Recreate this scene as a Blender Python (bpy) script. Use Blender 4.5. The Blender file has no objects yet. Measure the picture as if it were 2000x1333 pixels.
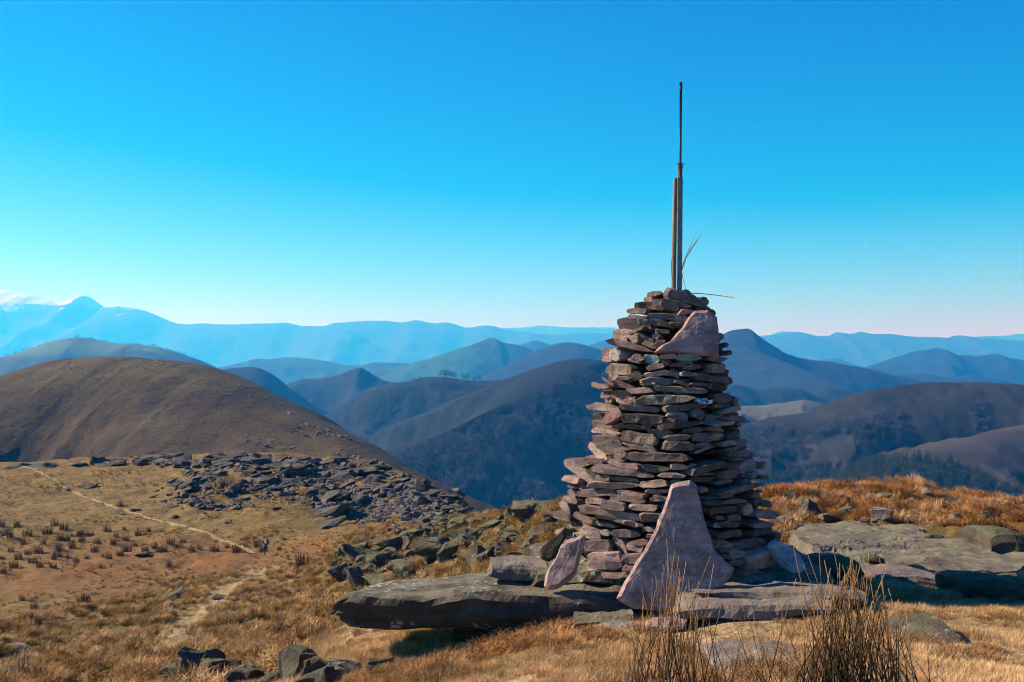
import bpy, bmesh, math, random
import numpy as np
from mathutils import Vector, Matrix, Euler
R = math.radians
F = 2222.0                     # focal length in pixels of the 2000 px wide photograph
HZ = 666.5                     # row of the horizon
scene = bpy.context.scene
col = scene.collection
# ------------------------------------------------------------------ camera, sky, sun, exposure
cam_d = bpy.data.cameras.new('camera'); cam = bpy.data.objects.new('camera', cam_d); col.objects.link(cam)
cam_d.sensor_width = 36.0; cam_d.lens = 36.0 * F / 2000.0
cam_d.clip_start = 0.1; cam_d.clip_end = 150000.0
cam.location = (0, 0, 0); cam.rotation_euler = (R(90), 0, 0)
scene.camera = cam
SUN_EL, SUN_AZ = 32.0, 80.0    # elevation, and degrees left of the view direction (+Y)
world = bpy.data.worlds.new('World'); scene.world = world; world.use_nodes = True
wn = world.node_tree.nodes; wl = world.node_tree.links; wn.clear()
sky = wn.new('ShaderNodeTexSky'); sky.sky_type = 'NISHITA'; sky.sun_disc = False
sky.sun_elevation = R(SUN_EL); sky.sun_rotation = R(-SUN_AZ); sky.altitude = 900
sky.air_density = 0.6; sky.dust_density = 0.2; sky.ozone_density = 8.0
grade = wn.new('ShaderNodeVectorMath'); grade.operation = 'MULTIPLY_ADD'      # the photograph's strong, clear blue
grade.inputs[1].default_value = (2.85, 2.02, 1.22); grade.inputs[2].default_value = (-2.95, -0.78, 1.9)
gmax = wn.new('ShaderNodeVectorMath'); gmax.operation = 'MAXIMUM'; gmax.inputs[1].default_value = (0.02, 0.05, 0.1)
bg = wn.new('ShaderNodeBackground'); bg.inputs['Strength'].default_value = 0.05
wo = wn.new('ShaderNodeOutputWorld')
wl.new(sky.outputs[0], grade.inputs[0]); wl.new(grade.outputs[0], gmax.inputs[0]); wl.new(gmax.outputs[0], bg.inputs['Color']); wl.new(bg.outputs[0], wo.inputs['Surface'])
sun_d = bpy.data.lights.new('sun', 'SUN'); sun = bpy.data.objects.new('sun', sun_d); col.objects.link(sun)
sun_d.energy = 5.0; sun_d.angle = R(0.5); sun_d.color = (1.0, 0.89, 0.74)
SD = Vector((-math.sin(R(SUN_AZ)) * math.cos(R(SUN_EL)), math.cos(R(SUN_AZ)) * math.cos(R(SUN_EL)), math.sin(R(SUN_EL))))
sun.rotation_euler = SD.to_track_quat('Z', 'Y').to_euler()
scene.view_settings.view_transform = 'Standard'; scene.view_settings.look = 'None'
scene.view_settings.gamma = 1.0; scene.view_settings.exposure = 1.08
scene.view_settings.use_curve_mapping = False
scene.cycles.use_denoising = True; scene.cycles.filter_width = 1.1
scene.cycles.max_bounces = 6; scene.cycles.diffuse_bounces = 3; scene.cycles.volume_bounces = 4
scene.cycles.use_adaptive_sampling = False; scene.cycles.denoising_prefilter = 'FAST'; scene.cycles.denoising_quality = 'HIGH'
HAZE = dict(density=1 / 9600.0, color=(0.030, 0.39, 1.0), g=0.33)

# ------------------------------------------------------------------ helpers
rng = np.random.default_rng(7)
random.seed(7)
def tag(o, label=None, cat=None, group=None, kind=None):
    if label: o['label'] = label
    if cat: o['category'] = cat
    if group: o['group'] = group
    if kind: o['kind'] = kind
    return o
def link(o, parent=None):
    col.objects.link(o)
    if parent is not None: o.parent = parent
    return o
def empty(name, loc=(0, 0, 0)):
    o = bpy.data.objects.new(name, None); o.location = loc; o.empty_display_size = 0.1
    return link(o)
def new_mesh(name, v, f, mats=(), smooth=False):
    me = bpy.data.meshes.new(name)
    if isinstance(v, np.ndarray): v = v.tolist()
    if isinstance(f, np.ndarray): f = f.tolist()
    me.from_pydata(v, [], f)
    for m in (mats if isinstance(mats, (list, tuple)) else [mats]): me.materials.append(m)
    if smooth: me.polygons.foreach_set('use_smooth', [True] * len(me.polygons))
    me.update()
    return me
def obj(name, v, f, mat, parent=None, smooth=False, loc=None):
    o = bpy.data.objects.new(name, new_mesh(name, v, f, mat, smooth))
    if loc is not None: o.location = loc
    return link(o, parent)
def from_bm(name, bm, mat, parent=None, smooth=False, loc=None):
    me = bpy.data.meshes.new(name); bm.to_mesh(me); bm.free(); me.materials.append(mat)
    if smooth: me.polygons.foreach_set('use_smooth', [True] * len(me.polygons))
    o = bpy.data.objects.new(name, me)
    if loc is not None: o.location = loc
    return link(o, parent)
def P(px, py, d):
    """World point that stands d metres out, on the sight line of that photo pixel."""
    return Vector(((px - 1000.0) / F * d, d, -(py - HZ) / F * d))

def _h(ix, iy, iz, s):
    n = (ix * 374761393 + iy * 668265263 + iz * 1274126177 + s * 974634777) & 0xffffffff
    n = ((n ^ (n >> 13)) * 1274126177) & 0xffffffff
    n = n ^ (n >> 16)
    return (n & 0xffff) / 32767.5 - 1.0
def vnoise(x, y, z=0.0, s=0):
    x, y, z = np.broadcast_arrays(np.asarray(x, float), np.asarray(y, float), np.asarray(z, float))
    xi, yi, zi = np.floor(x).astype(np.int64), np.floor(y).astype(np.int64), np.floor(z).astype(np.int64)
    fx, fy, fz = x - xi, y - yi, z - zi
    fx, fy, fz = [t * t * t * (t * (t * 6 - 15) + 10) for t in (fx, fy, fz)]
    r = 0.0
    for a in (0, 1):
        for b in (0, 1):
            for c in (0, 1):
                w = (fx if a else 1 - fx) * (fy if b else 1 - fy) * (fz if c else 1 - fz)
                r = r + w * _h(xi + a, yi + b, zi + c, s)
    return r
def fbm(x, y, z=0.0, o=4, s=0, gain=0.5):
    r, a, f = 0.0, 1.0, 1.0
    for k in range(o):
        r = r + a * vnoise(np.asarray(x) * f, np.asarray(y) * f, np.asarray(z) * f, s + k * 17); a *= gain; f *= 2.03
    return r
def sstep(a, b, x):
    t = np.clip((np.asarray(x, float) - a) / (b - a), 0, 1); return t * t * (3 - 2 * t)
def pchip(xk, yk, x):
    xk, yk, x = np.asarray(xk, float), np.asarray(yk, float), np.clip(np.asarray(x, float), xk[0], xk[-1])
    h = np.diff(xk); d = np.diff(yk) / h
    m = np.zeros(len(xk)); m[0], m[-1] = d[0], d[-1]
    for i in range(1, len(xk) - 1):
        if d[i - 1] * d[i] > 0:
            w1, w2 = 2 * h[i] + h[i - 1], h[i] + 2 * h[i - 1]
            m[i] = (w1 + w2) / (w1 / d[i - 1] + w2 / d[i])
    i = np.clip(np.searchsorted(xk, x, side='right') - 1, 0, len(h) - 1)
    t = (x - xk[i]) / h[i]; t2, t3 = t * t, t * t * t
    return (2*t3 - 3*t2 + 1) * yk[i] + (t3 - 2*t2 + t) * h[i] * m[i] + (-2*t3 + 3*t2) * yk[i+1] + (t3 - t2) * h[i] * m[i+1]
def grid_faces(nr, nc):
    i = np.arange(nr - 1)[:, None] * nc + np.arange(nc - 1)[None, :]
    return np.stack([i, i + 1, i + nc + 1, i + nc], -1).reshape(-1, 4)

# ------------------------------------------------------------------ material helpers
class NT:
    def __init__(s, name):
        s.m = bpy.data.materials.new(name); s.m.use_nodes = True
        s.t = s.m.node_tree; s.n = s.t.nodes; s.l = s.t.links
        s.b = s.n['Principled BSDF']; s.b.inputs['Roughness'].default_value = 0.9
        s.b.inputs['Specular IOR Level'].default_value = 0.2
    def set(s, sock, v):
        if isinstance(v, bpy.types.NodeSocket): s.l.new(v, sock)
        elif v is not None:
            if hasattr(sock.default_value, '__len__'):
                v = tuple(v) if hasattr(v, '__len__') else (v,) * 3
                if len(sock.default_value) == 4 and len(v) == 3: v = v + (1.0,)
            sock.default_value = v
    def pos(s):
        return s.n.new('ShaderNodeNewGeometry').outputs['Position']
    def objco(s):
        return s.n.new('ShaderNodeTexCoord').outputs['Object']
    def nrmz(s):
        g = s.n.new('ShaderNodeNewGeometry'); x = s.n.new('ShaderNodeSeparateXYZ'); s.l.new(g.outputs['Normal'], x.inputs[0]); return x.outputs[2]
    def rand(s): return s.n.new('ShaderNodeObjectInfo').outputs['Random']
    def attr(s, name, typ='GEOMETRY'):
        a = s.n.new('ShaderNodeAttribute'); a.attribute_name = name; a.attribute_type = typ; return a
    def scale(s, v, k):
        m = s.n.new('ShaderNodeMapping'); s.set(m.inputs['Vector'], v); m.inputs['Scale'].default_value = k if hasattr(k, '__len__') else (k, k, k); return m.outputs[0]
    def noise(s, v, k, detail=5, rough=0.6, dist=0.0, col=False):
        t = s.n.new('ShaderNodeTexNoise'); s.set(t.inputs['Vector'], v); t.inputs['Scale'].default_value = k
        t.inputs['Detail'].default_value = detail; t.inputs['Roughness'].default_value = rough; t.inputs['Distortion'].default_value = dist
        return t.outputs['Color' if col else 'Fac']
    def voro(s, v, k, out='Distance', feat='F1'):
        t = s.n.new('ShaderNodeTexVoronoi'); t.feature = feat; s.set(t.inputs['Vector'], v); t.inputs['Scale'].default_value = k; return t.outputs[out]
    def ramp(s, f, a, b, lo=0.0, hi=1.0):
        m = s.n.new('ShaderNodeMapRange'); m.interpolation_type = 'SMOOTHSTEP'; s.set(m.inputs[0], f)
        for i, v in enumerate((a, b, lo, hi)): m.inputs[i + 1].default_value = v
        return m.outputs[0]
    def math(s, op, a, b=None, c=None):
        m = s.n.new('ShaderNodeMath'); m.operation = op; s.set(m.inputs[0], a); s.set(m.inputs[1], b)
        if c is not None: s.set(m.inputs[2], c)
        return m.outputs[0]
    def mix(s, f, a, b, mode='MIX'):
        m = s.n.new('ShaderNodeMix'); m.data_type = 'RGBA'; m.blend_type = mode; m.clamp_factor = True
        s.set(m.inputs[0], f); s.set(m.inputs[6], a); s.set(m.inputs[7], b); return m.outputs[2]
    def cramp(s, f, stops):
        r = s.n.new('ShaderNodeValToRGB'); s.set(r.inputs[0], f); e = r.color_ramp.elements
        while len(e) < len(stops): e.new(0.5)
        for q, (p, c) in zip(e, stops): q.position = p; q.color = tuple(c) + (1.0,)
        return r.outputs[0]
    def bump(s, h, strength=0.5, dist=0.02, nrm=None):
        b = s.n.new('ShaderNodeBump'); s.set(b.inputs['Height'], h); b.inputs['Strength'].default_value = strength; b.inputs['Distance'].default_value = dist
        if nrm is not None: s.l.new(nrm, b.inputs['Normal'])
        return b.outputs[0]
    def done(s, c, nrm=None, rough=None):
        s.set(s.b.inputs['Base Color'], c)
        if nrm is not None: s.l.new(nrm, s.b.inputs['Normal'])
        if rough is not None: s.set(s.b.inputs['Roughness'], rough)
        return s.m

def rock_mat(name, cols, lichen=(0.34, 0.40, 0.36), lich=0.5, top=None, topf=0.0, k=1.0, bump=0.6, yellow=0.0, spots=0.0):
    """Sandstone: a tone per stone, bedding streaks, grain, lichen blotches and growth on the upper side."""
    t = NT(name); p = t.pos()
    base = t.cramp(t.rand(), [(i / max(1, len(cols) - 1), c) for i, c in enumerate(cols)])
    n1 = t.noise(p, 6.0 * k, 8, 0.65); n2 = t.noise(p, 28.0 * k, 6, 0.7)
    st = t.noise(t.scale(p, (2.0 * k, 2.0 * k, 22.0 * k)), 1.0, 6, 0.6)
    c = t.mix(1.0, base, t.cramp(n1, [(0.28, (0.50, 0.50, 0.52)), (0.5, (0.98, 0.96, 0.96)), (0.72, (1.45, 1.36, 1.30))]), 'MULTIPLY')
    c = t.mix(0.75, c, t.cramp(st, [(0.3, (0.62, 0.60, 0.60)), (0.5, (1, 1, 1)), (0.7, (1.30, 1.22, 1.15))]), 'MULTIPLY')
    c = t.mix(t.ramp(n2, 0.52, 0.75, 0, 0.55), c, (0.06, 0.05, 0.05))
    n3 = t.noise(p, 2.3 * k, 7, 0.72, 0.5)
    c = t.mix(1.0, c, t.cramp(n3, [(0.30, (0.55, 0.54, 0.55)), (0.47, (0.95, 0.94, 0.94)), (0.56, (1.05, 1.04, 1.02)), (0.70, (1.55, 1.48, 1.42))]), 'MULTIPLY')
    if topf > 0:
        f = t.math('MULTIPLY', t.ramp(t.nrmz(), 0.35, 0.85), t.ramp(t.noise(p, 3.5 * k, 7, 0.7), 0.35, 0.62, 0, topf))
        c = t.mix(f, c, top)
    if lich > 0:
        v = t.noise(p, 9.0 * k, 9, 0.72, 0.4)
        c = t.mix(t.ramp(v, 0.66 - 0.10 * lich, 0.70 - 0.08 * lich, 0, 0.85), c, lichen)
    if spots > 0:
        w = t.noise(p, 14.0 * k, 4, 0.6, 0.0, True)
        q = t.mix(0.06, p, w, 'LINEAR_LIGHT')
        d = t.voro(q, 19.0 * k)
        m = t.math('MULTIPLY', t.ramp(d, 0.28, 0.36, 1, 0), t.ramp(t.noise(p, 3.0 * k, 4, 0.6), 0.52, 0.60))
        c = t.mix(t.math('MULTIPLY', m, spots), c, (0.42, 0.46, 0.42))
    if yellow > 0:
        v = t.noise(t.scale(p, (1, 1, 1.3)), 3.1 * k, 6, 0.6)
        c = t.mix(t.ramp(v, 0.70 - 0.06 * yellow, 0.73 - 0.06 * yellow, 0, 0.8), c, (0.34, 0.36, 0.05))
    h = t.math('ADD', t.math('MULTIPLY', n1, 0.8), t.math('ADD', t.math('MULTIPLY', st, 0.7), t.math('MULTIPLY', t.noise(p, 60 * k, 5, 0.7), 0.45)))
    return t.done(c, t.bump(h, bump, 0.05 / k))
# ------------------------------------------------------------------ hills and mountains
def hill_mat(name, c_low, c_high, c_patch, k, patch=(0.5, 0.6), bump=0.6, bd=3.0, snow=None, dark=(0.03, 0.028, 0.02), darkf=0.6, green=None):
    t = NT(name); p = t.pos()
    n = t.noise(p, 0.9 * k, 8, 0.62); m = t.noise(p, 5.0 * k, 8, 0.65); q = t.noise(p, 24.0 * k, 5, 0.7)
    c = t.mix(t.ramp(n, 0.35, 0.65), c_low, c_high)
    c = t.mix(t.ramp(t.math('ADD', t.math('MULTIPLY', n, 0.55), t.math('MULTIPLY', m, 0.45)), patch[0], patch[1], 0, 0.85), c, c_patch)
    c = t.mix(t.ramp(m, 0.50, 0.70, 0, darkf), c, dark)
    c = t.mix(t.ramp(q, 0.45, 0.70, 0, 0.55), c, dark)
    w = t.noise(t.scale(p, (1, 1, .35)), 75.0 * k, 4, 0.7)
    c = t.mix(1.0, c, t.cramp(w, [(.3, (.55, .55, .55)), (.5, (1, 1, 1)), (.7, (1.4, 1.38, 1.35))]), 'MULTIPLY')
    if green is not None:
        x = t.n.new('ShaderNodeSeparateXYZ'); t.l.new(p, x.inputs[0])
        f = t.math('MULTIPLY', t.ramp(x.outputs[2], green[1], green[2]), t.ramp(t.noise(p, 1.6 * k, 5, 0.6), 0.40, 0.52))
        c = t.mix(f, c, green[0])
    if snow is not None:
        x = t.n.new('ShaderNodeSeparateXYZ'); t.l.new(p, x.inputs[0])
        z = t.math('ADD', x.outputs[2], t.math('MULTIPLY', t.math('SUBTRACT', t.noise(p, 3.2 * k, 7, 0.65), 0.5), snow[1]))
        c = t.mix(t.ramp(z, snow[0], snow[0] + snow[2]), c, (0.55, 0.57, 0.60))
    return t.done(c, t.bump(t.math('ADD', m, t.math('MULTIPLY', q, 0.4)), bump, bd), 0.95)

def ridge(name, pts, D, sf, sb, Lf, Lb, r, amp, sc, mat, fd=(0, -1), nu=260, nv=70, seed=1, rough=1.2, label=None, valley=-520.0):
    """A hill as real terrain: crest line at its distance, slopes falling to the front (along fd) and to the back, with gullies."""
    nv = 42 if D > 3000 else nv
    pts = [tuple(p) + (() if len(p) == 3 else (D,)) for p in pts]
    a = np.array(pts, float)
    s = np.linspace(a[0, 0], a[-1, 0], nu)
    px, d = s, np.interp(s, a[:, 0], a[:, 2]); py = pchip(a[:, 0], a[:, 1], s)
    py = py + rough * fbm(px / 28.0, seed * 3.7, 0, 4, seed)
    xc = (px - 1000) / F * d; zc = -(py - HZ) / F * d
    fdv = np.array(fd, float); fdv /= np.linalg.norm(fdv)
    tf = np.linspace(0, 1, nv) ** 1.7
    V = np.concatenate([-(tf[::-1][:-1]) * Lb, tf * Lf])
    dd = np.abs(V)[None, :]; front = (V >= 0)[None, :]
    sl = np.where(front, sf, sb)
    X = xc[:, None] + V[None, :] * fdv[0]; Y = d[:, None] + V[None, :] * fdv[1]
    fall = sl * (np.sqrt(dd * dd + r * r) - r)
    along = xc[:, None] * -fdv[1] + d[:, None] * fdv[0]
    g = 1.0 - np.abs(vnoise(along / sc + 0.35 * vnoise(X / sc, Y / sc, 0, seed + 5), V[None, :] / (sc * 3.5), 0, seed + 9))
    g2 = 1.0 - np.abs(vnoise(along / (sc * .37), V[None, :] / (sc * 1.2), 0, seed + 19))
    n = fbm(X / sc * 1.3, Y / sc * 1.3, 0, 5, seed + 2, 0.52)
    w = sstep(0, 1, fall / (0.35 * sl * max(Lf, Lb)))
    B = (amp * (2.1 if 900 < D < 15000 else 1.0)) * (w * (1.1 * (g - 0.80) + 0.35 * (g2 - .80)) + (0.12 + 0.88 * w) * 0.45 * n) * np.minimum(1, dd / (0.4 * r))
    Z = zc[:, None] - fall + np.minimum(B, .38 * fall)
    Z = np.maximum(Z, valley)
    v = np.stack([X, Y, Z], -1).reshape(-1, 3)
    o = obj(name, v, grid_faces(nu, len(V)), mat, smooth=True)
    o['kind'] = 'structure'
    if label: o['label'] = label
    return o, (X, Y, Z)

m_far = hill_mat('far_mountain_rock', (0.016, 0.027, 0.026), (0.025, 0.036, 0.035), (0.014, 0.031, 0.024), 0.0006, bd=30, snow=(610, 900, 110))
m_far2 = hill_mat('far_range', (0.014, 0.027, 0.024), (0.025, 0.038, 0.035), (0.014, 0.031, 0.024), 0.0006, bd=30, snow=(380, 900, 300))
m_mid = hill_mat('hill_wooded', (0.002, 0.009, 0.007), (0.004, 0.012, 0.010), (0.007, 0.034, 0.017), 0.0030, bd=8, patch=(0.55, 0.62))
m_green = hill_mat('hill_pasture', (0.004, 0.016, 0.009), (0.007, 0.020, 0.011), (0.021, 0.084, 0.019), 0.0022, bd=6, patch=(0.46, 0.54), darkf=0.35)
m_wood = hill_mat('hill_bare_wood', (0.002, 0.004, 0.004), (0.002, 0.008, 0.007), (0.005, 0.015, 0.017), 0.007, bd=5, patch=(0.55, 0.66), bump=0.9)
m_rust = hill_mat('hill_dry_heath', (0.010, 0.010, 0.008), (0.020, 0.018, 0.014), (0.037, 0.033, 0.025), 0.007, bd=4, patch=(0.49, 0.60), darkf=0.6, dark=(0.016, 0.016, 0.012))
m_brown = hill_mat('hill_brown_bracken', (0.032, 0.023, 0.016), (0.046, 0.034, 0.023), (0.059, 0.045, 0.030), 0.009, bd=3, patch=(0.5, 0.6), darkf=0.45)
m_past = hill_mat('hill_top_pasture', (0.015, 0.024, 0.014), (0.025, 0.032, 0.020), (0.038, 0.048, 0.024), 0.0022, bd=6, patch=(0.5, 0.6), darkf=0.5, green=((0.075, 0.115, 0.045), -75, -30))
m_tan = hill_mat('hill_pale_pasture', (0.070, 0.065, 0.029), (0.091, 0.077, 0.038), (0.063, 0.077, 0.029), 0.006, bd=4, darkf=0.3)
m_peak = hill_mat('hill_heather', (0.003, 0.008, 0.007), (0.005, 0.010, 0.010), (0.011, 0.023, 0.021), 0.003, bd=10, patch=(0.5, 0.65), darkf=0.5)
m_dome = hill_mat('dome_dry_grass', (0.039, 0.024, 0.009), (0.078, 0.047, 0.014), (0.094, 0.073, 0.020), 0.013, bd=2.2, patch=(0.47, 0.58), bump=1.0, dark=(0.022, 0.017, 0.011), darkf=0.8)

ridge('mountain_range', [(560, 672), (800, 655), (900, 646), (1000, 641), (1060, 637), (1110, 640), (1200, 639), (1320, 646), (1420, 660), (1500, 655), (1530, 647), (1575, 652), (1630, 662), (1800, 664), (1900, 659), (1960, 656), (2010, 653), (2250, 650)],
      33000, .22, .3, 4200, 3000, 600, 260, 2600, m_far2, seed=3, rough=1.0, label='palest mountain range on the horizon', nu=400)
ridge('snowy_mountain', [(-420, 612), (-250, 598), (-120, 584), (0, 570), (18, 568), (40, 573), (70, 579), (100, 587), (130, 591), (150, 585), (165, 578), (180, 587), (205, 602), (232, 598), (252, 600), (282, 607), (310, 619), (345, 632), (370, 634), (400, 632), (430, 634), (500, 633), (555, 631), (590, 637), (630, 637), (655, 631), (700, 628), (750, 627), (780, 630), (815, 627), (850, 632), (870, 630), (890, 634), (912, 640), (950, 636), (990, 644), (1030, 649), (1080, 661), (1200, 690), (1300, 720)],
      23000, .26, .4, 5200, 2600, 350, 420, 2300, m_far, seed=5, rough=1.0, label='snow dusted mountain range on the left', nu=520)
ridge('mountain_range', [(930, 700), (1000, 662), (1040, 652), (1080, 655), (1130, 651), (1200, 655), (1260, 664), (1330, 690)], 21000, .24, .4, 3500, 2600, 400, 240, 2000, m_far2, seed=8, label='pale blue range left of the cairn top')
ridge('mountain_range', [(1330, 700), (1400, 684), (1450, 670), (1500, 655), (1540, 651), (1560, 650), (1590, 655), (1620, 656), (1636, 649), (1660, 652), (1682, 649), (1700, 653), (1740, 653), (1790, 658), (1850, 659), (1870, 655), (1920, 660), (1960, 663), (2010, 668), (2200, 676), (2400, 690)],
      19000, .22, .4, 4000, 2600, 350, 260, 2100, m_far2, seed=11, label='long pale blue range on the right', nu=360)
ridge('distant_hill', [(990, 700), (1015, 676), (1045, 666), (1075, 675), (1120, 700)], 10500, .35, .45, 1200, 900, 150, 60, 700, m_mid, seed=14, label='small blue hill right of the pointed summit')
ridge('distant_hill', [(1085, 700), (1120, 688), (1150, 676), (1200, 661), (1260, 655), (1330, 664), (1420, 700)], 9800, .35, .45, 1400, 900, 200, 70, 700, m_mid, seed=15, label='dark blue hill behind the cairn')
ridge('distant_hill', [(1570, 720), (1600, 704), (1630, 700), (1655, 708), (1690, 720)], 12500, .3, .4, 1500, 900, 150, 50, 700, m_mid, seed=16, label='small blue knoll right of the pointed peak')
ridge('distant_hill', [(1600, 750), (1650, 735), (1690, 718), (1740, 702), (1790, 687), (1815, 684), (1832, 681), (1850, 687), (1866, 693), (1895, 694), (1920, 694), (1940, 691), (1970, 699), (2000, 704), (2100, 716), (2300, 740)],
      8200, .33, .45, 1500, 900, 130, 90, 700, m_mid, seed=17, label='blue wooded mountain at the right edge', nu=300)
ridge('distant_hill', [(1640, 775), (1700, 745), (1750, 733), (1800, 730), (1850, 738), (1870, 737), (1900, 732), (1930, 737), (2000, 752), (2100, 770)], 6000, .35, .45, 800, 700, 120, 50, 500, m_mid, seed=18, label='low dark blue foothill at the right')
ridge('distant_hill', [(330, 740), (400, 724), (440, 715), (510, 702), (560, 699), (630, 704), (700, 714), (740, 709), (790, 710), (850, 718), (950, 745)], 8600, .3, .45, 1400, 900, 300, 60, 800, m_green, seed=20, label='rounded blue hill beyond the brown dome')
ridge('distant_hill', [(640, 752), (700, 737), (760, 721), (820, 706), (880, 687), (920, 675), (940, 667), (960, 660), (975, 666), (990, 671), (1012, 674), (1050, 686), (1100, 705), (1200, 740)],
      7000, .36, .45, 1400, 900, 90, 110, 700, m_green, seed=21, label='pointed blue summit with green pastures', fd=(.25, -1))
ridge('distant_hill', [(900, 757), (940, 738), (990, 714), (1040, 691), (1075, 675), (1110, 668), (1140, 674), (1180, 688), (1240, 712), (1350, 760)], 5200, .4, .45, 1000, 700, 110, 80, 480, m_peak, seed=22, label='grey blue rocky hill left of the cairn', fd=(.35, -1))
ridge('wooded_hill', [(-350, 760), (-200, 728), (0, 699), (40, 689), (90, 672), (130, 661), (150, 659), (200, 668), (235, 671), (270, 672), (310, 680), (360, 695), (410, 715), (450, 731), (520, 765)],
      4300, .34, .45, 900, 700, 180, 70, 480, m_past, seed=24, label='wooded hill with green top pasture at the left', nu=300)
ridge('wooded_hill', [(330, 765), (380, 738), (430, 723), (470, 718), (500, 717), (525, 728), (560, 755), (600, 785), (650, 815), (700, 850)], 3300, .5, .5, 700, 500, 60, 60, 300, m_wood, seed=25, label='dark wooded hill right of the brown dome')
ridge('distant_hill', [(500, 775), (560, 751), (600, 740), (640, 737), (665, 730), (685, 723), (703, 719), (718, 726), (735, 735), (760, 745), (790, 752), (830, 775), (900, 830)], 3700, .42, .5, 700, 500, 55, 60, 300, m_peak, seed=26, label='small pointed brown hill in the middle distance')
# right side
ridge('pointed_peak', [(1230, 775), (1300, 745), (1350, 708), (1390, 670), (1415, 652), (1435, 645), (1458, 642), (1475, 652), (1500, 670), (1530, 688), (1560, 698), (1600, 705), (1650, 712), (1700, 722), (1750, 735), (1820, 748), (1900, 768), (2000, 800)],
      4700, .52, .5, 1000, 700, 45, 90, 420, m_peak, seed=27, label='pointed dark peak right of the cairn', nu=320, fd=(.1, -1))
ridge('pointed_peak', [(1420, 672, 4560), (1462, 684, 4450), (1490, 696, 4360), (1540, 716, 4200), (1590, 738, 4050), (1622, 753, 3900), (1680, 782, 3700), (1760, 820, 3500)], 4300, .5, .34, 500, 700, 60, 40, 260, m_peak, seed=28, label='lit spur of the pointed peak', fd=(.93, -.37), nu=160)
ridge('wooded_hill', [(1330, 765), (1390, 749), (1440, 752), (1480, 761), (1520, 757), (1550, 758), (1600, 775), (1660, 800)], 3300, .45, .5, 500, 400, 60, 50, 260, m_wood, seed=29, label='dark blue wooded foothill below the peak')
ridge('wooded_hill', [(1560, 785), (1590, 768), (1620, 756), (1645, 760), (1690, 776), (1760, 800)], 3500, .45, .5, 500, 400, 60, 50, 260, m_wood, seed=30, label='dark blue wooded knoll below the peak')
ridge('pale_hill', [(1280, 815), (1380, 797), (1430, 793), (1480, 793), (1510, 789), (1540, 785), (1570, 782), (1600, 788), (1640, 803), (1720, 840)], 2400, .3, .5, 500, 350, 80, 40, 220, m_tan, seed=31, label='pale pasture hill right of the cairn', fd=(-.3, -1))
R1, R1g = ridge('heath_hill', [(1250, 905), (1350, 868), (1430, 838), (1490, 822), (1540, 812), (1580, 806), (1610, 796), (1640, 784), (1700, 766), (1760, 755), (1820, 748), (1880, 747), (1940, 748), (2000, 752), (2100, 760), (2300, 790)],
      1500, .62, .5, 620, 300, 70, 115, 230, m_rust, seed=33, label='brown wooded hillside on the right', nu=360, nv=90, fd=(.12, -1), rough=.8)
R2, R2g = ridge('heath_hill', [(1640, 965, 1080), (1700, 930, 1110), (1760, 906, 1140), (1800, 890, 1160), (1860, 872, 1200), (1930, 850, 1240), (2000, 833, 1280), (2100, 812, 1330), (2300, 790, 1400)], 1200, .6, .4, 420, 260, 25, 30, 130, m_brown, seed=34, label='brown spur at the right edge', fd=(.5, -.87), nu=220)
# centre
RA, RAg = ridge('dark_hill', [(520, 870), (580, 838), (640, 807), (700, 776), (760, 753), (800, 745), (840, 736), (870, 737), (930, 745), (1000, 742), (1050, 737), (1120, 735), (1250, 760)], 2450, .62, .5, 900, 400, 60, 130, 280, m_wood, seed=40, label='dark wooded ridge in the centre', fd=(.42, -.9), nu=320, nv=80, rough=.9)
RB, RBg = ridge('dark_hill', [(560, 985, 1330), (680, 925, 1400), (760, 885, 1460), (860, 848, 1540), (960, 800, 1640), (1050, 745, 1760), (1090, 718, 1840), (1120, 704, 1890), (1140, 701, 1920), (1170, 704, 1970), (1230, 720, 2050), (1350, 770, 2150), (1480, 830, 2250)], 1700, .66, .55, 1000, 420, 45, 120, 260, m_wood, seed=41, label='dark spur with a pale crest left of the cairn', fd=(.80, -.60), nu=320, nv=90, rough=.9)
# brown dome
DOME, DOMEg = ridge('brown_dome_hill', [(-500, 860, 600), (-300, 815, 600), (-150, 782, 600), (0, 748, 600), (60, 722, 600), (130, 703, 600), (180, 699, 600), (215, 698, 600), (260, 700, 600), (310, 703, 600), (350, 708, 595), (385, 716, 590), (420, 727, 585), (500, 766, 560), (600, 815, 530), (700, 866, 500), (800, 926, 470), (900, 976, 445), (970, 1009, 430), (1060, 1060, 410)], 600, .42, .5, 330, 250, 60, 17, 85, m_dome, seed=47, label='brown rounded hill behind the moor', nu=420, nv=120, rough=1.3, fd=(-.15, -1), valley=-300)

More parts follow.
